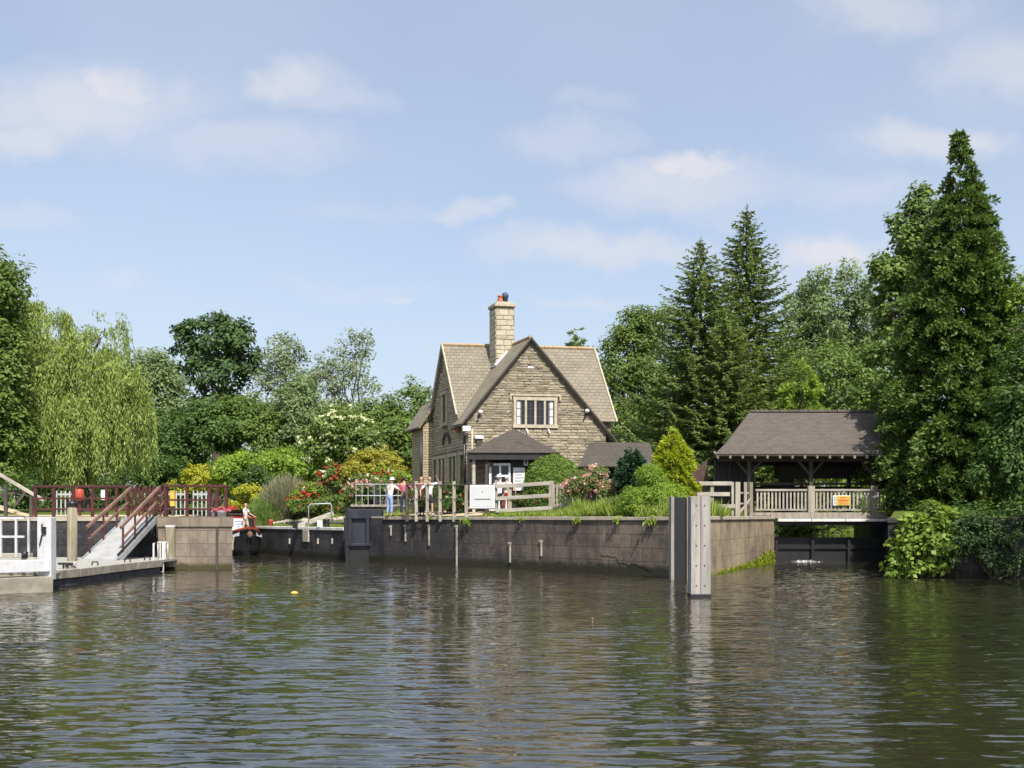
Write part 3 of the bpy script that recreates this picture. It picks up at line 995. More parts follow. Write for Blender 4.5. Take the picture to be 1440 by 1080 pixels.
ft = lambda a: (RZ - (SLL * (AP - a) if a < AP else SLR * (a - AP))) - .22
stones(house, lambda s, o, z: H(s, -o, z), .0, lw, 2.2, 9.85, .115, .32, [(1.98, 4.1, 5.9, 7.4), (2.7, 3.0, 8.6, 8.72)], ft, M['rubble'])
stones(house, lambda s, o, z: H(-o, s, z), .02, 5.45, 2.2, 9.9, .125, .34, [(2.93, 3.97, 6.2, 7.98), (.15, 1.15, 3.1, 4.95), (1.35, 2.9, 3.1, 4.95), (3.1, 4.6, 3.1, 4.95), (4.55, 5.5, 3.1, 4.95)], lambda b: max(mz(b) - .25, eL - .1 if b < 1.3 else 0), M['rubble'], .04)
ln = MB()   # lean-to at the rear of the side wall
ln.prism([tuple(H(-.5, 5.5, 0).xy), tuple(H(-.002, 5.5, 0).xy), tuple(H(-.002, 7.6, 0).xy), tuple(H(-.5, 7.6, 0).xy)], 1.9, 6.6)
ln.build('lean_to_wall', M['house_stone'], house)
TH = .075
r = MB()    # main roof
r.slab([H(-.1, MB_, MR), H(7.25, MB_, MR), H(7.25, 1.05, mz(1.05)), H(4.5, 1.05, mz(1.05)), H(AP, 2.9, mz(2.9)), H(.25, 1.05, mz(1.05)), H(-.1, 1.05, mz(1.05))], TH)
r.slab([H(7.25, MB_, MR), H(-.1, MB_, MR), H(-.1, 6.3, mz(6.3)), H(-.1, 7.9, mz(6.3) - 1.1), H(7.25, 7.9, mz(6.3) - 1.1), H(7.25, 6.3, mz(6.3))][:3] + [H(7.25, 6.3, mz(6.3))], TH)
r.slab([H(-.1, 6.28, mz(6.3)), H(7.25, 6.28, mz(6.3)), H(7.25, 7.9, mz(6.3) - 1.1), H(-.1, 7.9, mz(6.3) - 1.1)], TH)
r.build('roof', M['tile_stone'], house)
r = MB()    # cross-wing roof
cz = lambda a: RZ - (SLL * (AP - a) if a < AP else SLR * (a - AP))
r.slab([H(AP, -.16, RZ), H(AP, 3.5, RZ), H(.02, 1.25, cz(.02)), H(-.3, 1.2, cz(-.3)), H(-.3, -.16, cz(-.3))], TH)
r.slab([H(AP, -.16, RZ), H(6.72, -.16, cz(6.72)), H(6.72, 1.2, cz(6.72)), H(5.5, 1.5, cz(5.5)), H(AP, 3.5, RZ)], TH)
r.build('roof', M['tile_stone'], house)
r = MB()
r.slab([H(-.0, 5.1, 7.65), H(-.0, 7.7, 7.65), H(-.78, 7.7, 6.38), H(-.78, 5.35, 6.38)], .12)
r.build('roof', M['tile_stone'], house)
rd = MB()
def ridge(a, b, n):
    for i in range(n):
        p0 = a + (b - a) * ((i + .02) / n); p1 = a + (b - a) * ((i + .98) / n)
        rd.tube([p0, p1], .085 + .012 * random.random(), 7)
ridge(H(-.1, MB_, MR - .01), H(7.25, MB_, MR - .01), 18)
ridge(H(AP, -.16, RZ - .01), H(AP, 3.3, RZ - .01), 9)
rd.build('ridge_tiles', M['ridge'], house, smooth=False)
vg = MB()
vg.beam(H(AP - .02, -.2, RZ - .03), H(6.74, -.2, cz(6.74) - .03), .05, .07, up=(0, 0, 1))
vg.beam(H(-.32, -.2, cz(-.32) - .03), H(AP + .02, -.2, RZ - .03), .05, .07, up=(0, 0, 1))
vg.build('bargeboard', M['dark_wood'], house)
for p0, p1, w_ in ((H(-.13, MB_, MR - .02), H(-.13, 6.35, mz(6.35) - .02), .07), (H(-.13, MB_, MR - .02), H(-.13, 1.2, mz(1.2) - .02), .07), (H(7.28, MB_, MR - .02), H(7.28, 1.05, mz(1.05) - .02), .08)):
    vg = MB(); vg.beam(p0, p1, w_, .12); vg.build('verge', M['dressed'], house)
for p0, p1 in ((H(-.34, -.1, cz(-.3) - .12), H(-.34, 1.15, cz(-.3) - .14)), (H(-.82, 5.3, 6.28), H(-.82, 7.7, 6.28))):
    gt = MB(); gt.tube([p0, p1], .06, 8); gt.build('gutter', M['black'], house, smooth=True)
dp = MB(); dp.tube([H(-.1, .12, cz(-.3) - .15), H(-.08, .12, 2.2)], .05, 8); dp.build('downpipe', M['black'], house, smooth=True)
dp = MB(); dp.tube([H(-.62, 5.45, 6.2), H(-.58, 5.45, 2.2)], .05, 8); dp.build('downpipe', M['black'], house, smooth=True)
dp = MB(); dp.tube([H(.2, -.06, 5.9), H(.2, -.06, 2.9)], .045, 8); dp.build('downpipe', M['dressed'], house, smooth=True)
# chimney
ch = MB()
ca, cb = 2.0, 2.15
def box_h(m, a0, a1, b0, b1, z0, z1):
    m.hexa([H(a0, b0, z0), H(a1, b0, z0), H(a1, b1, z0), H(a0, b1, z0), H(a0, b0, z1), H(a1, b0, z1), H(a1, b1, z1), H(a0, b1, z1)])
box_h(ch, ca, ca + .86, cb, cb + .9, 8.3, 11.75)
chim = ch.build('chimney', M['mortar'], house)
stones(chim, lambda s, o, z: H(ca + s, cb - o, z), 0, .86, 8.5, 11.74, .23, .42, [], lambda s: 11.75, M['ashlar'], .028)
stones(chim, lambda s, o, z: H(ca - o, cb + .9 - s, z), 0, .9, 8.5, 11.74, .23, .42, [], lambda s: 11.75, M['ashlar'], .028)
cc = MB(); box_h(cc, ca - .07, ca + .93, cb - .07, cb + .97, 11.75, 11.9)
box_h(cc, ca + .06, ca + .80, cb + .06, cb + .84, 11.9, 12.0); cc.build('chimney_cap', M['dressed'], chim, bev=.02)
def pot(a, b, h, m):
    c = H(a, b, 12.0)
    k = MB(); k.lathe(c, [(.15, 0), (.14, .1), (.115, .18), (.105, h), (.13, h + .02), (.13, h + .07), (.09, h + .08)], 12); k.build('chimney_pot', m, chim, smooth=True)
pot(ca + .33, cb + .4, .26, M['terracotta'])
k = MB(); c = H(ca + .58, cb + .45, 12.0)
k.lathe(c, [(.13, 0), (.12, .22), (.15, .24), (.17, .36), (.11, .47), (.0, .52)], 12); k.build('chimney_pot', M['blue_pot'], chim, smooth=True)
fl = MB()
fl.beam(H(ca - .06, cb - .05, 9.02), H(ca + .5, cb - .05, 9.68), .05, .1); fl.beam(H(ca - .05, cb + .0, 9.0), H(ca - .05, cb + .9, 9.05), .05, .1); fl.build('flashing', M['lead'], chim)


def window(a0, a1, z0, z1, lights, side='front', curtains=(), bars=True, name='window', b=0.0):
    """mullioned stone window on the front (b) or the side wall (a axis then runs along depth)"""
    def P(s, out, z):
        if side == 'front': return H(s, b - out, z)
        return H(-out, s, z)
    def bar(m, s0, s1, zz0, zz1, o0, o1):
        lo = [P(s0, o1, zz0), P(s1, o1, zz0), P(s1, o0, zz0), P(s0, o0, zz0)]
        hi = [P(s0, o1, zz1), P(s1, o1, zz1), P(s1, o0, zz1), P(s0, o0, zz1)]
        m.hexa(lo + hi)
    fw = .12
    s = MB()
    bar(s, a0 - fw, a0, z0 - .02, z1 + .02, .002, .075); bar(s, a1, a1 + fw, z0 - .02, z1 + .02, .002, .075)
    bar(s, a0 - fw - .03, a1 + fw + .03, z1 + .02, z1 + .17, .002, .08); bar(s, a0 - fw - .05, a1 + fw + .05, z0 - .17, z0 - .02, .002, .11)
    wd = (a1 - a0) / lights
    for i in range(1, lights): bar(s, a0 + wd * i - .045, a0 + wd * i + .045, z0 - .02, z1 + .02, .002, .07)
    fr = s.build(name, M['dressed'], house)
    for i in range(lights):
        l0 = a0 + wd * i + (.045 if i else 0); l1 = a0 + wd * (i + 1) - (.045 if i < lights - 1 else 0)
        g = MB(); bar(g, l0, l1, z0 - .02, z1 + .02, .003, .012); g.build('pane', M['glass'], fr)
        if bars:
            g = MB()
            for j in (1, 2): bar(g, l0, l1, z0 + (z1 - z0) * j / 3 - .012, z0 + (z1 - z0) * j / 3 + .012, .013, .024)
            bar(g, (l0 + l1) / 2 - .012, (l0 + l1) / 2 + .012, z0, z1, .0135, .0235); g.build('glazing_bar', M['dark_wood'], fr)
        if i in curtains:
            g = MB(); q0 = l0 + (l1 - l0) * (.12 if i == 0 else .42); q1 = l0 + (l1 - l0) * (.58 if i == 0 else .9)
            bar(g, q0, q1, z0, z1, .0125, .0132); g.build('curtain', M['curtain'], fr)
    return fr


f0 = window(2.18, 3.90, 6.13, 7.17, 4, curtains=(0, 3))
hm = MB()
for s0, s1, zz0, zz1 in ((1.88, 4.2, 7.38, 7.47), (1.88, 1.96, 7.2, 7.38), (4.12, 4.2, 7.2, 7.38)):
    hm.hexa([H(s0, -.11, zz0), H(s1, -.11, zz0), H(s1, -.002, zz0), H(s0, -.002, zz0), H(s0, -.11, zz1), H(s1, -.11, zz1), H(s1, -.002, zz1), H(s0, -.002, zz1)])
hm.build('drip_mould', M['dressed'], f0)
window(3.15, 3.75, 6.45, 7.75, 1, 'side', bars=False)
for s0, s1, n in ((.35, .95, 1), (1.55, 2.7, 2), (3.3, 4.4, 2), (4.75, 5.3, 1)):
    window(s0, s1, 3.3, 4.75, n, 'side', bars=False)
ar = MB()   # stone arch over the side entrance
pts = [H(-.08, 3.0 + .55 * math.cos(t), 5.3 + .6 * math.sin(t)) for t in np.linspace(.15, math.pi - .15, 14)]
for i in range(13): ar.beam(pts[i], pts[i + 1], .08, .09)
ar.build('arch_mould', M['dark_wood'], house)
# small things on the gable
vt = MB(); box_h(vt, 2.72, 2.98, -.03, -.002, 8.62, 8.7); vt.build('vent', M['clean_white'], house)
for a in (2.62, 3.62):
    vt = MB(); vt.beam(H(a, -.04, 5.95), H(a + .05, -.16, 5.72), .06, .06); vt.build('corbel', M['clean_white'], house)
for a, z in ((.42, 6.62), (5.25, 6.75)):
    lp = MB(); lp.tube([H(a, -.02, z - .45), H(a + .1, -.08, z - .1)], .03, 6); lm = lp.build('lamp_bracket', M['black'], house)
    lp = MB(); lp.ell(H(a + .12, -.16, z), (.11, .11, .09), 10, 6); lp.build('lamp_head', M['clean_white'], lm, smooth=True)
bx = MB(); box_h(bx, .38, .62, -.14, -.003, 5.0, 5.42); bx.build('alarm_box', M['dark_wood'], house, bev=.01)
bx = MB(); box_h(bx, .3, .68, -.2, -.003, 5.44, 5.58); bx.build('box_hood', M['clean_white'], house, bev=.01)
bx = MB(); box_h(bx, -.3, .05, -.36, -.21, 5.75, 5.98); bx.build('floodlight', M['clean_white'], house, bev=.02)
bx = MB(); bx.ell(H(-.16, .9, 5.95), (.14, .14, .19), 10, 6); bx.build('hanging_basket', M['terracotta'], house)

# porch
PY0, PY1 = 45.05, 47.2
ez = 4.72
pr = MB()
ap = Vector((.08, 46.45, 5.86)); ab = Vector((.16, 47.35, 5.86))
fl_, fr_ = Vector((-1.95, PY0, ez)), Vector((2.02, PY0 + .1, ez)); bl_, br_ = Vector((-1.9, 47.0, ez)), Vector((2.02, 47.68, ez))
pr.slab([ap, fl_, fr_], .11); pr.slab([ap, ab, bl_, fl_], .11); pr.slab([ap, fr_, br_, ab], .11)
pr.build('porch_roof', M['tile_dark'], house)
pf = MB()
pf.beam(fl_ + Vector((0.05, .1, -.19)), fr_ + Vector((-.05, .1, -.19)), .06, .2); pf.beam(fl_ + Vector((.1, .1, -.19)), bl_ + Vector((.1, 0, -.19)), .06, .2)
pf.build('fascia', M['black_wood'], house)
pw = MB()
pw.hexa([Vector(p) for p in ((-.05, 45.65, 2.1), (1.8, 45.75, 2.1), (1.8, 47.5, 2.1), (-.05, 47.3, 2.1), (-.05, 45.65, 4.6), (1.8, 45.75, 4.6), (1.8, 47.5, 4.6), (-.05, 47.3, 4.6))])
pw.box((-.9, 46.42, 4.45), (1.7, .1, .3))
pw.build('porch_wall', M['black_wood'], house)
for x, m in ((-1.62, 'rail_wood'), (-1.08, 'dark_wood')):
    pp = MB(); pp.box((x, 45.35, 3.35), (.13, .13, 2.5)); pp.build('porch_post', M[m], house, bev=.012)
pb = MB(); pb.box((-1.2, 45.5, 4.3), (.75, .12, .24)); pb.build('porch_beam', M['dark_wood'], house)
pb = MB(); pb.box((-1.05, 45.42, 4.26), (.22, .02, .1)); pb.build('name_plate', M['dressed'], house)
dr = MB()
dx0, dx1, dy, dz0, dz1 = -.98, -.06, 45.6, 2.25, 4.3
for x0, x1, z0, z1 in ((dx0, dx0 + .1, dz0, dz1), (dx1 - .09, dx1, dz0, dz1), (dx0 + .1, dx1 - .09, dz1 - .1, dz1), (-.55, -.46, dz0, dz1 - .1), (-.46, dx1 - .09, dz0, 2.95), (-.46, dx1 - .09, 3.25, 3.33), (-.46, dx1 - .09, 3.72, 3.8), (dx0 + .1, -.55, 3.25, 3.31), (dx0 + .1, -.55, dz0, 2.7)):
    dr.box(((x0 + x1) / 2, dy, (z0 + z1) / 2), (x1 - x0, .06, z1 - z0))
dd = dr.build('door', M['clean_white'], house)
dg = MB(); dg.box(((dx0 + dx1) / 2, dy + .045, 3.3), (dx1 - dx0 - .06, .02, 1.95)); dg.build('pane', M['glass'], dd)
dh = MB(); dh.ell((-.5, dy - .06, 3.2), (.03, .03, .03), 8, 6); dh.build('handle', M['black'], dd)
nt_ = MB(); nt_.box((.30, 45.6, 3.62), (.5, .03, .98)); nb = nt_.build('notice_board', M['clean_white'], house)
lt = MB()
for i, z in enumerate((3.93, 3.80, 3.67, 3.54, 3.41, 3.28)): lt.box((.3 - .04 * (i % 2), 45.583, z), (.36 - .08 * (i % 2), .006, .025))
lt.build('lettering', M['grey_line'], nb)
nt_ = MB(); nt_.box((.60, 45.64, 4.36), (.19, .03, .32)); nb = nt_.build('notice', M['clean_white'], house)
lt = MB(); lt.box((.60, 45.622, 4.36), (.09, .006, .16)); lt.build('notice_mark', M['black'], nb)

# shed
sh = thing('garden_shed', (4.3, 45.5, 2.2), 'low dark shed with a shingled hipped roof beside the cottage', 'shed')
s = MB()
ra, rb_ = Vector((3.35, 46.0, 5.22)), Vector((5.95, 46.2, 5.22))
e0, e1, e2, e3 = Vector((2.78, 44.6, 4.12)), Vector((6.1, 44.75, 4.12)), Vector((6.5, 47.5, 4.12)), Vector((2.9, 47.4, 4.12))
s.slab([ra, e0, e1, rb_], .1); s.slab([rb_, e1, e2], .1); s.slab([ra, rb_, e2, e3], .1); s.slab([ra, e3, e0], .1)
s.build('roof', M['tile_dark'], sh)
s = MB(); s.prism([(3.05, 45.1), (5.95, 45.22), (6.1, 47.1), (3.1, 47.0)], 2.0, 4.25); s.build('wall', M['black_wood'], sh)
s = MB(); s.box((4.1, 45.1, 3.5), (.5, .04, .9)); s.build('window', M['glass'], sh)
# ------------------------------------------------------------------ weir shelter and footbridge
wh = thing('weir_shelter', (14, 50, 2.1), 'open timber shelter with a long brown shingled hipped roof over the sluice', 'shelter')
Y0, YR, Y1 = 47.1, 50.0, 52.9
zE, zR = Z(638, Y0), Z(579, YR)
e0, e1, e2, e3 = Vector((8.95, Y0, zE)), Vector((17.2, Y0, zE)), Vector((17.2, Y1, zE)), Vector((9.7, Y1, zE))
g0, g1 = Vector((11.15, YR, zR)), Vector((17.5, YR, zR))
def sag(a, b, t, s=.0): return a + (b - a) * t - Vector((0, 0, s * 4 * t * (1 - t)))
r = MB()
ml, mr2 = sag(e0, g0, .32, .0) - Vector((0, 0, .16)), sag(e1, g1, .32) - Vector((0, 0, .16))
bl2, br2 = sag(e3, g0, .32) - Vector((0, 0, .16)), sag(e2, g1, .32) - Vector((0, 0, .16))
for quad in ([ml, mr2, g1, g0], [e0, e1, mr2, ml], [ml, g0, bl2], [e0, ml, bl2, e3], [g0, g1, br2, bl2], [bl2, br2, e2, e3], [mr2, br2, g1], [e1, e2, br2, mr2]):
    r.slab(quad, .12)
roof = r.build('roof', M['tile_brown'], wh)
r = MB()
for i in range(14):
    a = g0 + (g1 - g0) * (i + .03) / 14; b = g0 + (g1 - g0) * (i + .97) / 14
    r.tube([a, b], .1, 7)
r.build('ridge_tiles', M['tile_brown'], roof)
for i in range(15):
    x = 9.1 + i * .55
    m = MB(); m.beam((x, Y0 + .03, zE - .15), (x, Y0 + .9, zE + .1), .09, .12); m.build('rafter', M['grey_wood'], wh)
m = MB(); m.box((13.2, Y0 + .9, zE - .2), (7.9, .16, .2)); m.build('eaves_beam', M['dark_wood'], wh)
m = MB(); m.box((13.2, Y1 - .9, zE - .2), (7.9, .16, .2)); m.build('eaves_beam', M['dark_wood'], wh)
for px in (1053, 1140, 1228):
    x = X(px, 48.05)
    m = MB(); m.box((x, 48.05, 3.3), (.17, .17, 2.4)); p = m.build('post', M['dark_wood'], wh, bev=.012)
    for s in (-1, 1):
        m = MB(); m.beam((x + s * .07, 48.05, 3.95), (x + s * .55, 48.05, 4.5), .09, .1); m.build('brace', M['dark_wood'], p)
m = MB(); m.poly([(17.1, Y0 + .4, zE), (17.1, Y1 - .4, zE), (17.2, YR, zR - .25)]); m.build('gable_board', M['dark_wood'], wh)
for x in (10.9, 13.6, 16.4):
    m = MB(); m.box((x, 51.9, 3.3), (.18, .18, 2.5)); m.build('post', M['dark_wood'], wh)
m = MB(); m.box((X(1098, 50.5) + .2, 50.4, 3.3), (.42, .42, 2.4)); m.build('gear_pillar', M['black_wood'], wh, bev=.03)
m = MB(); m.box((14.8, 50.4, 4.16), (4.7, .55, .68)); m.box((14.8, 50.1, 4.2), (4.6, .06, .4)); m.build('gear_housing', M['black_wood'], wh, bev=.02)
m = MB(); m.box((14.2, 48.9, 3.52), (7.0, .09, .1)); m.build('inner_rail', M['dark_wood'], wh)
m = MB(); m.box((13.2, 51.8, 3.42), (7.6, .09, .12)); m.build('inner_rail', M['dark_wood'], wh)
m = MB(); m.prism([(9.3, 48.8), (11.1, 48.8), (11.1, 52.4), (9.9, 52.4)], 2.0, zE - .1); m.build('end_room', M['black_wood'], wh)
for i in range(4):
    m = MB(); m.box((9.4 + i * .52, 48.74, 3.2), (.05, .1, 2.6)); m.build('batten', M['black'], wh)

fb = thing('footbridge', (14, 47.8, 2.0), 'weathered timber footbridge with close balusters crossing the sluice', 'bridge')
m = MB(); m.box((14.4, 48.2, 2.13), (7.6, 1.5, .14)); m.build('deck', M['grey_wood'], fb)
m = MB(); m.box((14.7, 47.44, 2.06), (6.4, .09, .22)); m.build('edge_beam', M['grey_wood'], fb)
for i in range(4):
    m = MB(); m.box((12.55 + i * 1.5, 47.46, 1.86), (1.47, .22, .13)); m.build('edge_stone', M['coping_white'], fb, bev=.015)
m = MB(); m.box((14.4, 47.7, 1.72), (6.6, .3, .16)); m.build('girder', M['black'], fb)
xs = [X(1062, 47.6), X(1140, 47.6), X(1228, 47.6), X(1290, 47.6)]
m = MB(); m.box(((xs[0] + xs[3]) / 2, 47.6, Z(688, 47.6) - .04), (xs[3] - xs[0], .15, .09)); m.build('handrail', M['rail_wood'], fb, bev=.01)
m = MB(); m.box(((xs[0] + xs[3]) / 2, 47.6, 2.32), (xs[3] - xs[0], .1, .08)); m.build('bottom_rail', M['grey_wood'], fb)
for x in xs[1:]:
    m = MB(); m.box((x, 47.55, 2.78), (.3, .22, 1.2)); m.build('newel_post', M['grey_wood'], fb, bev=.015)
x = xs[0] + .1
while x < xs[3]:
    if min(abs(x - k) for k in xs[1:]) > .2:
        m = MB(); m.box((x, 47.6, 2.74), (.075, .045, .8)); m.build('baluster', M['rail_wood'], fb)
    x += .165

sg = thing('warning_sign', (X(1184, 47.5), 47.5, 2.75), 'yellow and white warning sign with red lettering on the footbridge balusters', 'sign')
cx, cz_ = X(1183.5, 47.5), Z(704, 47.5)
m = MB(); m.box((cx, 47.5, cz_), (.78, .03, .45)); m.build('plate', M['clean_white'], sg, bev=.02)
m = MB(); m.box((cx + .07, 47.48, cz_), (.62, .012, .41)); yp = m.build('yellow_panel', M['yellow'], sg)
def text(body, c, size, mat, parent, name='lettering', rot=(R(90), 0, 0)):
    cu = bpy.data.curves.new(name, 'FONT'); cu.body = body; cu.size = size; cu.align_x = 'CENTER'; cu.align_y = 'CENTER'; cu.extrude = .003; cu.resolution_u = 3
    o = bpy.data.objects.new(name, cu); COL.objects.link(o)
    bpy.context.view_layer.update()
    me = bpy.data.meshes.new_from_object(o.evaluated_get(bpy.context.evaluated_depsgraph_get()))
    bpy.data.objects.remove(o)
    me.materials.clear(); me.materials.append(mat)
    o = bpy.data.objects.new(name, me); COL.objects.link(o)
    o.parent = parent; o.location = Vector(c) - origin(parent); o.rotation_euler = rot
    return o
m = MB()          # illegible lines of the sign, as marks of their sizes
for z, w_, h_ in ((.13, .30, .035), (.02, .46, .05), (-.06, .46, .02), (-.14, .38, .02)): m.box((cx + .07, 47.472, cz_ + z), (w_, .006, h_))
m.build('lettering', M['orange_text'], sg)
m = MB()
for z in (.12, .02, -.1): m.box((cx - .31, 47.483, cz_ + z), (.07, .006, .05))
m.build('symbols', M['grey_line'], sg)

sl_ = thing('sluice_gate', (14.4, 48.2, 0), 'black sluice gate holding back the water under the footbridge', 'sluice gate')
m = MB(); m.box((14.35, 48.2, .02), (5.5, .16, 2.1)); m.build('gate', M['gate_wet'], sl_)
for i in range(4):
    m = MB(); m.box((11.9 + i * 1.63, 48.05, .1), (.12, .16, 2.0)); m.build('stile', M['gate_wet'], sl_)
m = MB(); m.box((14.35, 48.08, .62), (5.4, .1, .12)); m.build('waling', M['black'], sl_)
m = MB(); m.box((11.5, 49.0, .4), (.5, 2.4, 2.9)); m.build('abutment', M['quay_black'], sl_)
m = MB(); m.box((17.05, 48.9, .4), (.4, 2.6, 2.7)); m.build('abutment', M['quay_black'], sl_)
rng = np.random.default_rng(2)
c = Cards(); n = 420
P = np.stack([X(1134, 47.2) + rng.normal(0, .26, n), 47.3 + rng.normal(0, .22, n), np.abs(rng.normal(0, .025, n))], 1)
c.add(P, rdir(rng, n) * np.array([1, 1, .3]), norm(np.array([0, 0, 1]) + .5 * rdir(rng, n)), rng.uniform(.03, .09, n), rng.uniform(.02, .06, n), .1)
tag(c.build('foam', M['foam']), 'white foam boiling where water spills under the sluice', 'foam', kind='stuff')

# ------------------------------------------------------------------ dolphin posts standing in the river
pg = 'heavy timber fender posts in the river'
p1 = thing('fender_post', (6.7, 26.6, 0), 'thick pale square fender post with bolt heads standing in the river', 'post', pg)
yc = 26.6
x0, x1, zt = X(971, yc), X(1000, yc), Z(698, yc)
m = MB()
m.box(((x0 + x1) / 2 - .125, yc + .25, (zt - 1.5) / 2), (.243, .5, zt + 1.5)); m.box(((x0 + x1) / 2 + .125, yc + .25, (zt - 1.5) / 2), (.243, .5, zt + 1.5))
m.build('timber', M['pile_wood'], p1, bev=.015)
for i in range(5):
    for s in (-.11, .1):
        m = MB(); m.tube([((x0 + x1) / 2 + s, yc + .01, zt - .22 - i * .5), ((x0 + x1) / 2 + s, yc - .02, zt - .22 - i * .5)], .016, 8); m.build('bolt_head', M['bolt'], p1)
m = MB(); m.box(((x0 + x1) / 2, yc + .25, .02), (.52, .53, .12)); m.build('wet_band', M['gate_wet'], p1, bev=.01)
p2 = thing('fender_post', (5.4, 34, 0), 'darker fender post with a black face against the corner of the quay', 'post', pg)
yc = 33.9
x0, x1, zt = X(945, yc), X(967, yc), Z(699, yc)
m = MB(); m.box(((x0 + x1) / 2, yc + .3, (zt - 1.5) / 2), (x1 - x0 - .1, .45, zt + 1.5)); m.build('timber', M['pile_dark'], p2, bev=.015)
m = MB(); m.box((x0 + .02, yc + .25, (zt - 1.5) / 2), (.1, .5, zt + 1.52)); m.build('side_board', M['pile_wood'], p2, bev=.01)
m = MB(); m.box((x1 + .06, yc + .3, (zt - 1.5) / 2), (.16, .5, zt + 1.48)); m.build('side_board', M['moor_wood'], p2, bev=.01)

# ------------------------------------------------------------------ lock gate on the island corner
lg = thing('lock_gate', (-6.8, 48.6, 0), 'blue-grey steel lock gate standing open at the island corner', 'lock gate')
gy = 48.35
gx0, gx1 = X(488, gy), X(538, gy)
gt_, gb_ = Z(714, gy), Z(768, gy)
m = MB(); m.box(((gx0 + gx1) / 2, gy + .2, (gt_ + gb_) / 2), (gx1 - gx0, .14, gt_ - gb_)); m.build('skin_plate', M['blue_grey'], lg)
m = MB(); m.box(((gx0 + gx1) / 2, gy + .2, (gb_ - 1.2) / 2), (gx1 - gx0 - .06, .12, gb_ + 1.2)); m.build('wet_planks', M['gate_wet'], lg)
m = MB()
for px in (492, 517, 534): m.box((X(px, gy), gy + .06, (gt_ + gb_) / 2 - .2), (.16, .14, gt_ - gb_ - .5))
m.box(((gx0 + gx1) / 2, gy + .06, gt_ - .28), (gx1 - gx0, .16, .42)); m.box(((gx0 + gx1) / 2, gy + .055, gb_ + .06), (gx1 - gx0, .12, .12))
m.build('frame', M['blue_grey'], lg, bev=.015)
m = MB(); m.box((X(488, gy), gy + .3, .9), (.16, .5, 2.9)); m.build('heel_post', M['black'], lg)
m = MB(); m.box((X(530, gy), gy + .5, Z(711, gy)), (2.4, .9, .09)); m.build('walkway', M['grey_wood'], lg)
rl = MB()
for x in np.linspace(X(500, gy), X(568, gy), 9): rl.tube([(x, gy + .15, Z(713, gy)), (x, gy + .15, Z(682, gy))], .022, 6)
for py in (681, 697, 712): rl.tube([(X(499, gy), gy + .15, Z(py, gy)), (X(569, gy), gy + .15, Z(py, gy))], .026, 6)
rl.build('guard_rail', M['galv'], lg)
m = MB(); m.box((X(527, gy), gy + .2, Z(697, gy)), (.16, .12, 1.0)); m.build('rack_post', M['blue_grey'], lg, bev=.01)
m = MB(); m.beam((X(530, gy), gy + .6, 2.62), (X(576, gy), gy + 1.3, 2.72), .28, .26); m.build('balance_beam', M['dark_wood'], lg, bev=.02)
m = MB(); m.box((X(576, gy + .9), gy + 1.2, 2.72), (.5, .3, .27)); m.build('beam_end', M['white'], lg, bev=.02)

# steps and white handrail on the low wall
st = thing('handrail', (-10.6, 54, 1.5), 'thin white tube handrail around a landing gap on the low lock wall', 'handrail')
yq = 53.6
m = MB(); m.tube([(X(434, yq), yq, Z(745, yq)), (X(434, yq), yq, Z(711, yq)), (X(437, yq), yq, Z(709, yq)), (X(464, yq), yq, Z(708, yq)), (X(466, yq), yq, Z(711, yq)), (X(466, yq), yq, Z(745, yq))], .035, 8)
m.build('tube_rail', M['galv'], st, smooth=True)
be = thing('balance_beam', (-11, 54.4, 1.6), 'pale grey timber beam sloping up from the low lock wall', 'beam')
yq = 54.4
m = MB(); m.beam((X(417, yq), yq - .2, Z(744, yq) + .1), (X(466, yq), yq + .6, Z(722, yq)), .26, .24); m.build('beam', M['rail_wood'], be, bev=.03)
m = MB(); m.box((X(417, yq), yq - .2, 1.62), (.25, .4, .36)); m.build('beam_foot', M['black'], be, bev=.02)
bo = thing('bollard', (X(458, 51.7), 52.2, 1.5), 'small black bollard with white band on the low lock wall', 'bollard', 'bollards on the low lock wall')
m = MB(); bx_, by_ = X(459, 52.2), 52.2
m.lathe((bx_, by_, 1.5), [(.16, 0), (.14, .12), (.12, .25), (.19, .33), (.17, .4), (.02, .43)], 12); m.build('post', M['black'], bo, smooth=True)
m = MB(); m.box((bx_ - .32, by_ + .05, 1.66), (.26, .22, .32)); m.build('kerb_block', M['coping_white'], bo, bev=.02)
bo = thing('bollard', (X(380, 57.8), 57.9, 1.5), 'small dark red bollard on the wall beside the narrowboat', 'bollard', 'bollards on the low lock wall')
m = MB(); m.lathe((X(379, 58), 58.3, 1.45), [(.14, 0), (.12, .25), (.18, .34), (.16, .4), (.02, .43)], 12); m.build('post', M['boat_red'], bo, smooth=True)
rng_ = random.Random(8)
for i in range(17):     # rockery edging
    px = 372 + i * 6.6 + rng_.uniform(-2, 2)
    yy = 60.6 - i * .35
    x = X(px, yy)
    s = rng_.uniform(.12, .24)
    m = MB(); m.ell((x, yy, island_z(x, yy) + s * .3), (s * 1.4, s, s * .8), 8, 5)
    for v in m.v: v += Vector((rng_.uniform(-.03, .03), rng_.uniform(-.03, .03), rng_.uniform(-.03, .03)))
    tag(m.build('edging_stone', M['rock']), 'pale rough stone edging the flower border above the low lock wall', 'stone', 'stones edging the flower border')

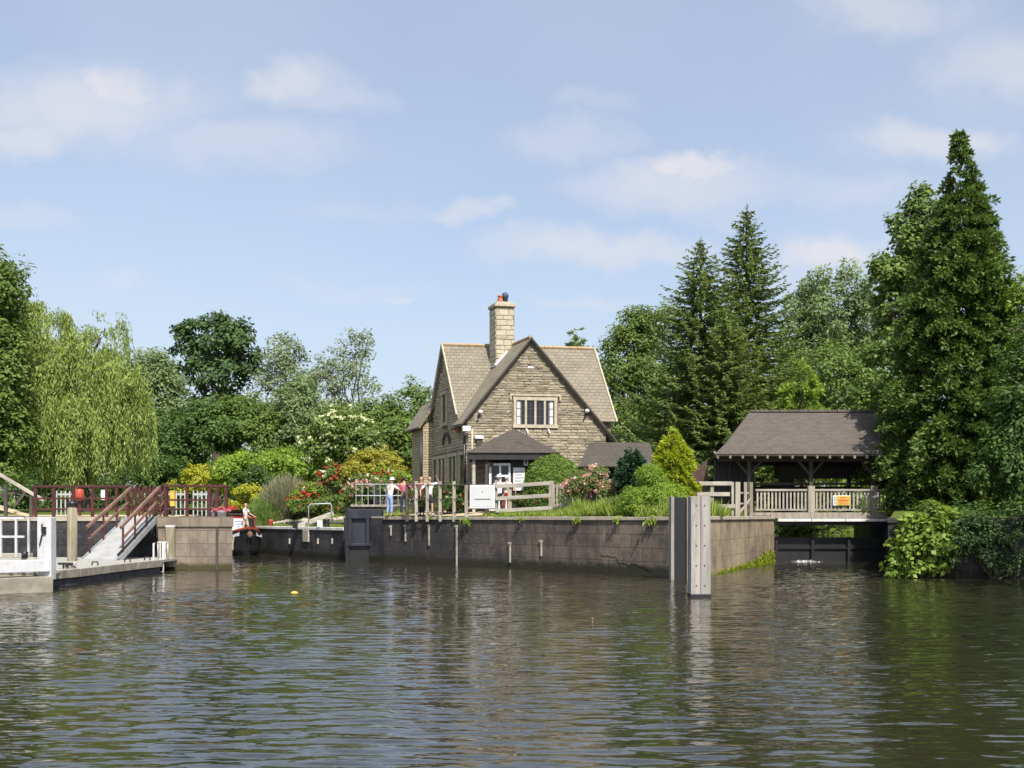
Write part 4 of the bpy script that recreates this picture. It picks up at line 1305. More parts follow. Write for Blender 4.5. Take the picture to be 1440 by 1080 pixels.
# ------------------------------------------------------------------ island fences
def fpt(px, Y): return Vector((X(px, Y), Y, island_z(X(px, Y), Y)))
pf_ = thing('post_fence', (-3, 44.6, 2.1), 'row of upright weathered posts strung with thin wires along the quay', 'fence')
posts = [(572.5, 46.1, 'dark_wood'), (585.5, 45.7, 'rail_wood'), (601, 45.2, 'grey_wood'), (619, 44.7, 'grey_wood'), (638.5, 44.2, 'grey_wood')]
tops = []
for px, Y, mt in posts:
    b = fpt(px, Y); t_ = Z(677, Y)
    m = MB(); m.box((b.x, b.y, (b.z - .2 + t_) / 2), (.13, .13, t_ - b.z + .2)); m.build('post', M[mt], pf_, bev=.012)
    tops.append((b.x, b.y, b.z, t_))
for k in (.12, .5, .9):
    m = MB(); m.tube([(x, y - .07, z + (t_ - z) * k) for x, y, z, t_ in tops] + [(X(655, 43.8), 43.74, 2.2 + 1.25 * k)], .014 if k < .9 else .026, 5); m.build('wire', M['dark_wood'], pf_)
fb2 = thing('rail_fence', (1, 43, 2.1), 'pale three-rail timber fence in front of the clipped dome hedge', 'fence')
fp = [(656, 43.75), (717, 43.2), (775, 42.7)]
for i, (px, Y) in enumerate(fp):
    b = fpt(px, Y)
    wd = .2 if i == 2 else .15
    m = MB(); m.box((b.x, b.y, b.z + .55), (wd, wd, 1.5)); m.build('post', M['grey_wood'], fb2, bev=.012)
for k in (1.21, .72, .22):
    a, b = fpt(697, 43.38), fpt(775, 42.7)
    m = MB(); m.beam(a + Vector((0, -.1, k)), b + Vector((0, -.1, k)), .05, .15); m.build('rail', M['rail_wood'], fb2, bev=.008)
bd = thing('notice_board', (X(678, 43.4), 43.5, 2.2), 'large blank white board with one thin grey line, framed on the quay fence', 'sign')
a, b = W(660, 716, 43.55), W(697, 681, 43.35)
m = MB(); m.box(((a.x + b.x) / 2, 43.45, (a.z + b.z) / 2), (b.x - a.x, .05, b.z - a.z), R(-8)); m.build('board', M['sign_edge'], bd)
m = MB(); m.box(((a.x + b.x) / 2, 43.415, (a.z + b.z) / 2 + .0), (b.x - a.x - .05, .02, b.z - a.z - .07), R(-8)); m.build('white_frame', M['clean_white'], bd)
m = MB(); m.box(((a.x + b.x) / 2, 43.40, (a.z + b.z) / 2), (b.x - a.x - .15, .012, b.z - a.z - .18), R(-8)); m.build('panel', M['sign_white'], bd)
m = MB(); m.box(((a.x + b.x) / 2, 43.388, (a.z + b.z) / 2 - .1), (.66, .01, .03), R(-8)); m.build('ruled_line', M['grey_line'], bd)
m = MB(); m.box(((a.x + b.x) / 2, 43.388, (a.z + b.z) / 2 + .2), (.03, .01, .06), R(-8)); m.build('mark', M['grey_line'], bd)
m = MB(); m.box((b.x + .02, 43.38, 2.75), (.1, .1, 1.5)); m.build('post', M['grey_wood'], bd)
pg_ = thing('picket_gate', (2.6, 42.4, 2.1), 'small grey picket gate half hidden by pink roses', 'gate')
for px in (779, 783.5, 788, 792.5):
    b = fpt(px, 42.65); m = MB(); m.box((b.x, b.y, b.z + .6), (.07, .04, 1.15)); m.build('picket', M['grey_wood'], pg_)
for k in (1.08, .3):
    a, b = fpt(777, 42.7), fpt(800, 42.5); m = MB(); m.beam(a + Vector((0, .05, k)), b + Vector((0, .05, k)), .05, .12); m.build('rail', M['grey_wood'], pg_)
gf = thing('garden_rail', (4.5, 42, 2.1), 'pale two-rail fence behind the rose bush and the tall grass', 'fence')
fp = [(800, 42.5), (835, 42.2), (873, 41.9)]
for px, Y in fp:
    b = fpt(px, Y); m = MB(); m.box((b.x, b.y, b.z + .55), (.13, .13, 1.4)); m.build('post', M['grey_wood'], gf, bev=.01)
for k in (1.17, .5):
    a, b = fpt(800, 42.5), fpt(873, 41.9); m = MB(); m.beam(a + Vector((0, -.08, k)), b + Vector((0, -.08, k)), .05, .14); m.build('rail', M['rail_wood'], gf, bev=.008)
rf = thing('corner_fence', (8, 43, 2.1), 'pale rail fence ending in stout gate posts by the shelter', 'fence')
a, b = fpt(972, 43), fpt(1029, 43.0)
zr = lambda py: Z(py, 43)
for p0, p1, py in ((972, 1029, 680), (980, 1026, 695), (998, 1034, 712)):
    m = MB(); m.beam((X(p0, 43), 42.95, zr(py)), (X(p1, 43), 42.95, zr(py)), .05, .16); m.build('rail', M['rail_wood'], rf, bev=.008)
for px, Y, w_ in ((1001, 43.05, .14), (1030, 43.05, .1), (1037, 43.0, .2), (1048, 43.2, .12), (1056, 43.4, .14)):
    b = fpt(px, Y); m = MB(); m.box((b.x, b.y, (b.z - .1 + zr(678)) / 2), (w_, w_, zr(678) - b.z + .1)); m.build('post', M['rail_wood'] if w_ < .11 else M['grey_wood'], rf, bev=.012)
for py in (693, 708):
    m = MB(); m.beam((X(1037, 43.1), 43.1, zr(py)), (X(1056, 43.4), 43.4, zr(py)), .05, .07); m.build('rail', M['grey_wood'], rf)
m = MB(); m.beam((X(1040, 43.1), 43.02, zr(720)), (X(1056, 43.4), 43.32, zr(700)), .05, .07); m.build('brace', M['grey_wood'], rf)
bf = thing('board_fence', (8.3, 47.8, 2.2), 'reddish brown close-boarded panel between the golden cypress and the shelter', 'fence')
m = MB()
for i in range(6): m.box((X(970, 48.2) + i * .16, 48.5, 3.2), (.15, .04, 2.3))
m.build('panel', plain('red_brown_wood', (.095, .05, .04), (.06, .032, .027), .85, 4, .3), bf)

# ------------------------------------------------------------------ landing side: deck, gangway, ladder, pile, railings
dk = thing('landing_deck', (-14, 36, .4), 'low grey landing deck with curved edge on dark floats', 'jetty')
e_px = [(70, 30.5), (110, 31.9), (150, 34.0), (190, 36.4), (226, 38.4)]
edge = [Vector((X(px, Y), Y)) for px, Y in e_px]
back = [Vector((p.x - (3.9 if i < 3 else 3.0 if i == 3 else 2.2), p.y + (2.2 if i > 1 else 1.2))) for i, p in enumerate(edge)]
plan = [tuple(p) for p in edge] + [(edge[-1].x - .1, 41.1), (-19.5, 41.1), (-19.0, 33), (-16, 30.6)]
m = MB(); m.prism(plan, .36, .45); m.build('deck', M['deck'], dk)
for i in range(4):
    a, b = edge[i], edge[i + 1]
    d = (b - a).normalized(); n = Vector((d.y, -d.x))
    m = MB(); m.beam((a.x + n.x * .03 + d.x * .01, a.y + n.y * .03, .33), (b.x + n.x * .03 - d.x * .01, b.y + n.y * .03, .33), .1, .25); m.build('fascia', M['fascia'], dk, bev=.015)
for i in range(4):
    for j in range(2):
        a = edge[i].lerp(edge[i + 1], j / 2 + .02); b = edge[i].lerp(edge[i + 1], j / 2 + .48)
        d = (b - a).normalized(); n = Vector((d.y, -d.x))
        m = MB(); m.beam((a.x - n.x * .3, a.y - n.y * .3, -.1), (b.x - n.x * .3, b.y - n.y * .3, -.1), .6, .6); m.build('float', M['float'], dk, bev=.03)
cl = thing('mooring_cleat', (X(92, 31.8), 32.4, .46), 'mooring cleat with a pale rope heap on the deck edge', 'cleat')
m = MB(); cx, cy = X(92, 32.0), 32.0
m.tube([(cx - .22, cy, .6), (cx + .22, cy, .6)], .035, 8); m.tube([(cx - .06, cy, .44), (cx - .06, cy, .6)], .03, 8); m.tube([(cx + .06, cy, .44), (cx + .06, cy, .6)], .03, 8); m.build('horns', M['black'], cl)
m = MB(); rr = random.Random(4); t_ = np.linspace(0, 22, 90)
m.tube([(cx + .1 + (.13 + .04 * math.sin(a * .7)) * math.cos(a), cy + .15 + .13 * math.sin(a), .48 + .006 * a) for a in t_], .022, 6); m.build('rope', M['rail_wood'], cl)
for px, Y in ((131, 33.6), (177, 36.0), (205, 37.6)):
    x = X(px, Y); c2 = thing('deck_ring', (x, Y, .45), 'small black mooring ring on the deck edge', 'mooring ring', 'mooring rings on the deck edge')
    m = MB(); m.tube([(x - .1, Y + .15, .47), (x - .08, Y + .15, .58), (x + .08, Y + .15, .58), (x + .1, Y + .15, .47)], .025, 6); m.build('ring', M['black'], c2)

mp = thing('mooring_pile', (X(101, 37.5), 37.6, 0), 'tall round weathered mooring pile with a dark cap beside the gangway', 'mooring pile')
x = X(101.5, 37.6)
m = MB(); m.lathe((x, 37.6, -1), [(.175, 0), (.17, 1.6), (.165, 3.5)], 14); m.build('pile', M['moor_wood'], mp, smooth=True)
m = MB(); m.lathe((x, 37.6, Z(711, 37.6)), [(.2, -.02), (.205, .1), (.16, .16), (.02, .19)], 14); m.build('cap', M['black'], mp, smooth=True)

gw = thing('gangway', (-14.9, 39.5, .45), 'steep grey gangway with faded brown handrails rising from deck to bank', 'gangway')
g0 = [Vector((X(118, 38.6), 38.6, .5)), Vector((X(166, 38.2), 38.2, .5))]
g1 = [Vector((X(181, 41.2), 41.2, 2.03)), Vector((X(221, 40.7), 40.7, 2.03))]
m = MB(); m.slab([g0[0], g0[1], g1[1], g1[0]], .1); m.build('ramp_plate', M['ramp'], gw)
m = MB(); m.beam(g0[1] + Vector((.03, 0, -.06)), g1[1] + Vector((.03, 0, -.06)), .06, .2); m.beam(g0[0] + Vector((-.03, 0, -.06)), g1[0] + Vector((-.03, 0, -.06)), .06, .2); m.build('stringer', M['galv'], gw)
m = MB(); m.beam(g0[1] + Vector((0, -.04, .13)), g1[1] + Vector((0, -.04, .13)), .05, .07); m.build('kick_rail', M['black'], gw)
m = MB(); m.slab([g0[0] + Vector((-.05, -.5, -.05)), g0[1] + Vector((.0, -.5, -.05)), g0[1] + Vector((0, 0, .0)), g0[0]], .04); m.build('toe_plate', M['ramp'], gw)
for s in (0, 1):
    a, b = g0[s], g1[s]
    for t_ in (.12, .42, .72, .98):
        p = a.lerp(b, t_); m = MB(); m.beam(p + Vector((0, 0, -.05)), p + Vector((0, 0, 1.0)), .06, .06); m.build('rail_post', M['red_rail'], gw)
    m = MB(); m.beam(a.lerp(b, .06) + Vector((0, 0, 1.02)), b.lerp(a, -.05) + Vector((0, 0, 1.02)), .09, .11); m.build('handrail', M['hand_rail'], gw, bev=.01)
    m = MB(); m.beam(a.lerp(b, .1) + Vector((0, 0, .55)), b + Vector((0, 0, .55)), .06, .08); m.build('mid_rail', M['hand_rail'], gw)

ld = thing('ladder', (X(223, 38.8), 38.8, 0), 'small white tube ladder at the end of the deck', 'ladder')
yl = 38.9
for px in (216, 230):
    m = MB(); m.tube([(X(px, yl), yl + .5, .42), (X(px, yl), yl + .45, Z(763, yl)), (X(px, yl), yl, Z(763, yl) - .03), (X(px, yl), yl - .05, -.5)], .026, 8); m.build('stile', M['clean_white'], ld, smooth=True)
for px in (219.5, 223, 226.5):
    m = MB(); m.tube([(X(px, yl), yl + .45, .45), (X(px, yl), yl + .45, Z(764, yl))], .018, 6); m.build('bar', M['clean_white'], ld)
m = MB(); m.tube([(X(216, yl), yl + .45, Z(763, yl)), (X(230, yl), yl + .45, Z(763, yl))], .022, 6)
m.build('top_bar', M['clean_white'], ld)
for z in (.3, 0, -.3):
    m = MB(); m.tube([(X(216, yl), yl - .04, z), (X(230, yl), yl - .04, z)], .018, 6); m.build('rung', M['clean_white'], ld)


def railing(name, label, px0, px1, Y, posts, zt=684, mids=(701, 716), zb=727, mat='red_rail', fat=.11, dY=0):
    t_ = thing(name, (X((px0 + px1) / 2, Y), Y, 2.0), label, 'railing')
    yy = lambda px: Y + dY * (px - px0) / max(1, px1 - px0)
    for px in posts:
        m = MB(); y = yy(px); m.box((X(px, y), y, (1.98 + Z(zt, y)) / 2), (fat, fat, Z(zt, y) - 1.98)); m.build('post', M[mat], t_, bev=.01)
    for k, py in enumerate((zt,) + tuple(mids)):
        m = MB(); a, b = yy(px0), yy(px1)
        m.beam((X(px0, a), a - .02, Z(py, a)), (X(px1, b), b - .02, Z(py, b)), .1 if k == 0 else .06, .09 if k == 0 else .07); m.build('rail', M[mat], t_, bev=.008)
    return t_


railing('railing', 'long maroon post and rail railing on the bank wall behind the gangway', 46, 182, 41.9, (50, 75.5, 103, 130, 150, 164, 180))
rt = railing('railing', 'maroon railing around the top of the square stone pier', 231, 321, 41.4, (233, 263, 294, 305, 318), 683.5, (703, 716))
m = MB()
for k, dz in ((0, 0), (1, .5), (2, .95)):
    a = W(222, 697 + k * 14, 41.3); b = W(231, 690 + k * 14, 41.4)
    m.tube([a, a.lerp(b, .5) + Vector((0, 0, -.12)), b], .028, 6)
m.build('chain', M['hand_rail'], rt)
pk = thing('picket_gate', (X(200, 42.8), 42.8, 2.0), 'maroon picket gate at the top of the gangway', 'gate')
for i in range(10):
    px = 181 + i * 5.0; m = MB(); m.box((X(px, 42.8), 42.8, 2.62), (.075, .04, 1.24)); m.build('picket', M['red_rail'], pk)
for py in (690, 715):
    m = MB(); m.box((X(203.5, 42.84), 42.84, Z(py, 42.84)), (1.4, .04, .1)); m.build('rail', M['red_rail'], pk)
pp = MB(); pp.box((X(232, 41.7), 41.8, 2.65), (.16, .16, 1.3)); pp.build('gate_post', M['red_rail'], pk, bev=.01)

hb = thing('timber_handrail', (-20, 43, 2.0), 'pale timber handrail sloping down beside the towpath ramp', 'handrail')
m = MB(); m.beam(W(-30, 650, 43), W(62, 704, 43), .09, .13); m.build('rail', M['rail_wood'], hb, bev=.01)
m = MB(); m.beam(W(-30, 700, 43), W(42, 690, 43.3), .06, .1); m.build('brace', M['dark_wood'], hb)
m = MB(); m.beam(W(20, 712, 43), W(36, 692, 43), .06, .1); m.build('brace', M['dark_wood'], hb)
for px in (-25, 8, 44):
    m = MB(); m.box((X(px, 43.05), 43.05, 2.4 + (44 - px) * .004), (.11, .11, 1.1 + (44 - px) * .012)); m.build('post', M['dark_wood'], hb)
m = MB(); m.slab([W(-60, 690, 44.8), W(-60, 700, 43.2), Vector((X(50, 43.2), 43.2, 2.02)), Vector((X(50, 44.8), 44.8, 2.02))], .08); m.build('ramp', M['sand'], hb)

# things on the landing side behind the railings
wf = thing('white_fence', (X(120, 47), 47, 2.0), 'white picket fencing behind the maroon railing', 'fence')
for p0, p1 in ((80, 100), (236, 262), (272, 296)):
    for k in np.arange(p0, p1, 6.0):
        m = MB(); m.box((X(k, 47), 47, 2.6), (.05, .03, 1.1)); m.build('picket', M['dull_white'], wf)
    for z in (2.35, 3.0):
        m = MB(); m.box(((X(p0, 47) + X(p1, 47)) / 2, 47.04, z), (X(p1, 47) - X(p0, 47), .03, .08)); m.build('rail', M['dull_white'], wf)
lb = thing('lifebelt_case', (X(111, 44.5), 44.5, 2.0), 'bright red rounded lifebelt case on a post behind the railing', 'lifebelt case')
x = X(111.5, 44.5)
m = MB(); m.lathe((x, 44.5, Z(704, 44.5)), [(.05, 0), (.17, .03), (.19, .2), (.19, .36), (.15, .47), (.02, .5)], 14); m.build('case', M['red_paint'], lb, smooth=True)
m = MB(); m.box((x, 44.55, 2.35), (.09, .09, .75)); m.build('post', M['red_rail'], lb)
nb = thing('notice', (X(146, 44.5), 44.5, 2.0), 'small white notice on dark legs behind the railing', 'sign')
m = MB(); m.box((X(146.5, 44.5), 44.5, Z(696, 44.5)), (.25, .04, .42)); m.build('plate', M['clean_white'], nb)
for s in (-.09, .09):
    m = MB(); m.box((X(146.5, 44.5) + s, 44.54, 2.35), (.04, .03, .7)); m.build('leg', M['black'], nb)
yb = thing('grit_box', (X(243, 44.5), 44.5, 2.0), 'yellow cabinet on the landing behind the pier railing', 'cabinet')
m = MB(); m.box((X(243, 44.5), 44.5, Z(702, 44.5)), (.2, .2, .6)); m.build('case', M['yellow'], yb, bev=.02)
m = MB(); m.box((X(243, 44.5), 44.5, Z(691, 44.5)), (.23, .23, .05)); m.build('lid', M['yellow'], yb, bev=.02)
m = MB(); m.box((X(243, 44.5), 44.5, 2.2), (.1, .1, .5)); m.build('stand', M['dark_wood'], yb)
kb = thing('control_post', (X(324, 70), 70, 1.8), 'green control cabinet with a rounded white top beside the pier railing', 'cabinet')
x = X(324, 70)
m = MB(); m.box((x, 70, 2.7), (.6, .6, 2.1)); m.build('case', M['green_paint'], kb, bev=.03)
m = MB(); m.box((x, 70, Z(687.5, 70)), (.68, .66, .52)); m.build('top', M['clean_white'], kb, bev=.07)

# ------------------------------------------------------------------ white-railed stage at the near bank
ns = thing('mooring_stage', (-13.6, 28.8, 0), 'timber mooring stage with white beam, white post and white railing', 'jetty')
yn = 28.7
m = MB(); m.beam((X(-60, 27.2), 27.2, .17), (X(72, yn), yn, .17), .35, .48); m.build('base_timber', M['fascia'], ns, bev=.02)
m = MB(); m.slab([Vector((X(-60, 27.2), 27.3, .42)), Vector((X(72, yn), yn + .1, .42)), Vector((X(72, yn) - .6, yn + 2.0, .42)), Vector((X(-60, 27.2) - .6, 29.6, .42))], .1); m.build('deck', M['moor_wood'], ns)
m = MB(); m.beam((X(-60, 27.2), 27.1, Z(800, 27.8) + .05), (X(70, yn), yn - .05, Z(795, yn)), .16, .33); m.build('beam', M['white'], ns, bev=.02)
m = MB(); m.box((X(63, yn), yn + .12, (.3 + Z(727, yn)) / 2), (.38, .34, Z(727, yn) - .3)); wp = m.build('post', M['white'], ns, bev=.02)
m = MB(); m.box((X(63.5, yn), yn - .07, Z(746, yn)), (.11, .05, .2)); m.box((X(60.5, yn), yn - .065, Z(742, yn)), (.03, .04, .2))
m.beam((X(61, yn), yn - .07, Z(752, yn)), (X(57.5, yn), yn - .07, Z(767, yn)), .03, .06); m.build('bracket', M['black'], wp)
for px in (8, 26, -14, -36):
    m = MB(); m.box((X(px, yn - .3), yn - .3 + .6, (Z(784, yn) + Z(728, yn)) / 2), (.055, .055, Z(728, yn) - Z(784, yn))); m.build('rail_post', M['white'], ns)
for py in (728.5, 755):
    m = MB(); m.beam((X(-60, yn), yn + .3, Z(py, yn)), (X(27, yn), yn + .3, Z(py, yn)), .06, .06); m.build('rail', M['white'], ns)
m = MB(); m.box((X(-2, yn), yn + .45, Z(782, yn)), (1.3, .35, .12)); m.build('bench_plank', M['rail_wood'], ns, bev=.01)
m = MB(); m.box((X(46, yn), yn + .3, Z(786, yn)), (.8, .3, .06)); m.build('bench_plank', M['rail_wood'], ns, bev=.01)
for px in (14, 32, 48):
    m = MB(); m.beam((X(px, yn), yn + .1, .4), (X(px - 4, yn), yn + .1, .62), .06, .07); m.build('strut', M['dark_wood'], ns)
m = MB(); m.lathe((X(31, yn), yn + .15, Z(784, yn)), [(.09, 0), (.07, .06), (.1, .14), (.02, .17)], 10); m.build('bollard', M['black'], ns, smooth=True)

# ------------------------------------------------------------------ narrowboat
nbt = thing('narrowboat', (-14.4, 57, 0), 'red and black narrowboat coming out of the lock cut bow first', 'boat')
bow = Vector((X(351, 55.0), 55.0)); bd_ = Vector((-.42, .907)).normalized(); bn = Vector((bd_.y, -bd_.x))
def bp(s, lat, z): return Vector((bow.x + bd_.x * s + bn.x * lat, bow.y + bd_.y * s + bn.y * lat, z))
st_ = [(0, .04, 1.32), (.35, .34, 1.25), (.9, .68, 1.14), (1.7, .95, 1.03), (2.8, 1.04, .96), (6, 1.05, .92), (9, 1.05, .92), (10.2, .8, .98), (10.8, .3, 1.0)]
hl = MB(); rings = []
for s, w_, z in st_:
    f = .35 if s < 1 else .9
    rings.append([bp(s + (.25 if s < 1 else 0), -w_ * f * .9, -.4), bp(s + (.1 if s < 1 else 0), -w_ * .93, .25), bp(s, -w_, z), bp(s, w_, z), bp(s + (.1 if s < 1 else 0), w_ * .93, .25), bp(s + (.25 if s < 1 else 0), w_ * f * .9, -.4)])
k0 = [p for r_ in rings for p in r_]
fs = []
for i in range(len(rings) - 1):
    for j in range(6): fs.append([i * 6 + j, i * 6 + (j + 1) % 6, (i + 1) * 6 + (j + 1) % 6, (i + 1) * 6 + j])
fs.append([0, 1, 2, 3, 4, 5]); fs.append([(len(rings) - 1) * 6 + j for j in range(6)][::-1])
hl.add(k0, fs); hl.build('hull', M['boat_black'], nbt)
gn = MB()
for sd in (-1, 1):
    for i in range(len(st_) - 1):
        gn.beam(bp(st_[i][0], sd * st_[i][1], st_[i][2] + .04), bp(st_[i + 1][0], sd * st_[i + 1][1], st_[i + 1][2] + .04), .09, .1)
gn.build('gunwale', M['boat_black'], nbt)
for sd in (-1, 1):
    m = MB(); m.poly([bp(.42, sd * (.40 + .02), 1.26), bp(1.35, sd * (.86), 1.12), bp(1.3, sd * .865, .90), bp(.5, sd * .44, 1.0)][::sd]); m.slab([bp(.42, sd * .43, 1.27), bp(1.35, sd * .88, 1.13), bp(1.3, sd * .9, .92), bp(.5, sd * .47, 1.02)], .02); m.build('bow_flash', M['clean_white'], nbt)
m = MB(); m.slab([bp(-.02, 0, 1.50), bp(.5, -.48, 1.40), bp(1.2, -.80, 1.24), bp(1.2, .80, 1.24), bp(.5, .48, 1.40)], .14); m.build('fore_deck', M['boat_red'], nbt)
m = MB(); m.ell(bp(-.1, 0, 1.08), (.15, .15, .19), 12, 9); m.build('bow_fender', M['rope'], nbt, smooth=True)
cb_ = MB()
c0 = [bp(2.6, -.92, .95), bp(2.6, .92, .95), bp(9, .92, .95), bp(9, -.92, .95), bp(2.6, -.78, 2.12), bp(2.6, .78, 2.12), bp(9, .78, 2.12), bp(9, -.78, 2.12)]
cb_.hexa(c0); cb_.build('cabin', M['boat_red'], nbt, bev=.04)
m = MB(); m.hexa([bp(2.5, -.85, 2.13), bp(2.5, .85, 2.13), bp(9.2, .85, 2.13), bp(9.2, -.85, 2.13), bp(2.5, -.8, 2.18), bp(2.5, .8, 2.18), bp(9.2, .8, 2.18), bp(9.2, -.8, 2.18)]); m.build('roof', M['dark_wood'], nbt)
m = MB(); m.hexa([bp(2.57, -.42, 1.2), bp(2.57, .2, 1.2), bp(2.6, .2, 1.2), bp(2.6, -.42, 1.2), bp(2.57, -.42, 1.92), bp(2.57, .2, 1.92), bp(2.6, .2, 1.92), bp(2.6, -.42, 1.92)])
wpn = m.build('panel', M['clean_white'], nbt)
m = MB()
for z, a, b in ((1.74, -.3, .1), (1.6, -.26, .06), (1.46, -.2, .0)):
    m.hexa([bp(2.56, a, z), bp(2.56, b, z), bp(2.569, b, z), bp(2.569, a, z), bp(2.56, a, z + .05), bp(2.56, b, z + .05), bp(2.569, b, z + .05), bp(2.569, a, z + .05)])
m.build('lettering', M['cl_blue'], wpn)
m = MB(); m.hexa([bp(2.57, .28, 1.0), bp(2.57, .82, 1.0), bp(2.6, .82, 1.0), bp(2.6, .28, 1.0), bp(2.57, .28, 1.95), bp(2.57, .74, 1.95), bp(2.6, .74, 1.95), bp(2.6, .28, 1.95)]); m.build('door', M['black'], nbt)
m = MB(); m.tube([bp(.75, -.66, 1.0), bp(.8, -.72, .6), bp(.85, -.7, .3)], .05, 7); m.build('side_fender', M['rail_wood'], nbt)
pl = thing('flower_tub', bp(3.4, -.3, 2.18), 'low tub of red flowers on the narrowboat roof', 'flower tub', 'tubs of red flowers')
m = MB(); m.lathe(bp(3.4, -.35, 2.18), [(.3, 0), (.42, .2), (.44, .22), (.4, .24)], 14); m.build('tub', M['dark_wood'], pl, smooth=True)
rng = np.random.default_rng(77)
def bloom_cards(C, rad, n, size, squash=.8):
    c = Cards()
    C = np.array(C)
    ii = np.repeat(np.arange(len(C)), n)
    o = rdir(rng, len(ii)); o[:, 2] = np.abs(o[:, 2]) * .9 - .15
    P = C[ii] + o * rad * rng.random((len(ii), 1)) ** .5 * np.array([1, 1, squash])
    N = norm(o + .5 * rdir(rng, len(ii)))
    c.add(P, np.cross(N, rdir(rng, len(ii))), N, size * rng.uniform(.7, 1.3, len(ii)), size * rng.uniform(.6, 1, len(ii)), .15)
    return c
bloom_cards([tuple(bp(3.4, -.35, 2.42))], .45, 260, .11, .55).build('blossoms', M['petal_red'], pl)
for px, Y, l in ((312, 41.25, 'low tub of red flowers behind the pier railing'),):
    x = X(px, Y); f2 = thing('flower_tub', (x, Y, 2.0), l, 'flower tub', 'tubs of red flowers')
    m = MB(); m.lathe((x, Y, 2.0), [(.16, 0), (.2, .22), (.21, .23), (.18, .24)], 12); m.build('tub', M['white'], f2, smooth=True)
    bloom_cards([(x, Y, 2.28), (x - .2, Y, 2.24), (x + .2, Y, 2.24)], .17, 90, .08).build('blossoms', M['petal_rose'], f2)
wt = thing('water_can', (X(301, 41.6), 41.6, 2.0), 'small white churn standing beside the pier railing post', 'churn')
m = MB(); m.lathe((X(301, 41.6), 41.6, 2.0), [(.12, 0), (.13, .2), (.08, .27), (.08, .33), (.1, .34), (.0, .35)], 12); m.build('body', M['clean_white'], wt, smooth=True)

# floating things
by = thing('buoy', (X(414, 27.6), 27.6, 0), 'small yellow float on the open water', 'float')
m = MB(); m.ell((X(414, 27.6), 27.6, .03), (.10, .08, .05), 14, 9); m.build('ball', M['yellow'], by, smooth=True)
m = MB(); m.tube([(X(414, 27.6) - .11, 27.6, .04), (X(414, 27.6) - .15, 27.58, .05)], .015, 6); m.build('eye', M['black'], by)
ss = thing('float_stick', (X(833, 20.2), 20.2, 0), 'thin pinkish marker stick poking out of the water', 'float')
m = MB(); m.tube([(X(833, 20.2), 20.2, -.1), (X(833, 20.2), 20.2, .06)], .01, 8); m.build('stem', M['hand_rail'], ss, smooth=True)
m = MB(); m.ell((X(833, 20.2), 20.2, .07), (.02, .02, .025), 10, 6); m.build('tip', M['hand_rail'], ss, smooth=True)
# ------------------------------------------------------------------ people
def skin(name, verts, edges, radii, mat, parent, sub=1, mats=None):
    me = bpy.data.meshes.new(name)
    me.from_pydata([tuple(v) for v in verts], edges, [])
    o = bpy.data.objects.new(name, me)
    COL.objects.link(o)
    sk = o.modifiers.new('skin', 'SKIN'); sk.use_smooth_shade = True; sk.branch_smoothing = .6
    sv = me.skin_vertices[0].data
    for i, r_ in enumerate(radii):
        sv[i].radius = r_ if isinstance(r_, tuple) else (r_, r_)
    sv[0].use_root = True
    if sub:
        s = o.modifiers.new('sub', 'SUBSURF'); s.levels = sub; s.render_levels = sub
    bpy.context.view_layer.update()
    m2 = bpy.data.meshes.new_from_object(o.evaluated_get(bpy.context.evaluated_depsgraph_get()))
    bpy.data.objects.remove(o)
    m2.name = name
    m2.materials.clear(); m2.materials.append(mat)
    m2.polygons.foreach_set('use_smooth', [True] * len(m2.polygons))
    o = bpy.data.objects.new(name, m2)
    COL.objects.link(o)
    o.parent = parent
    return o


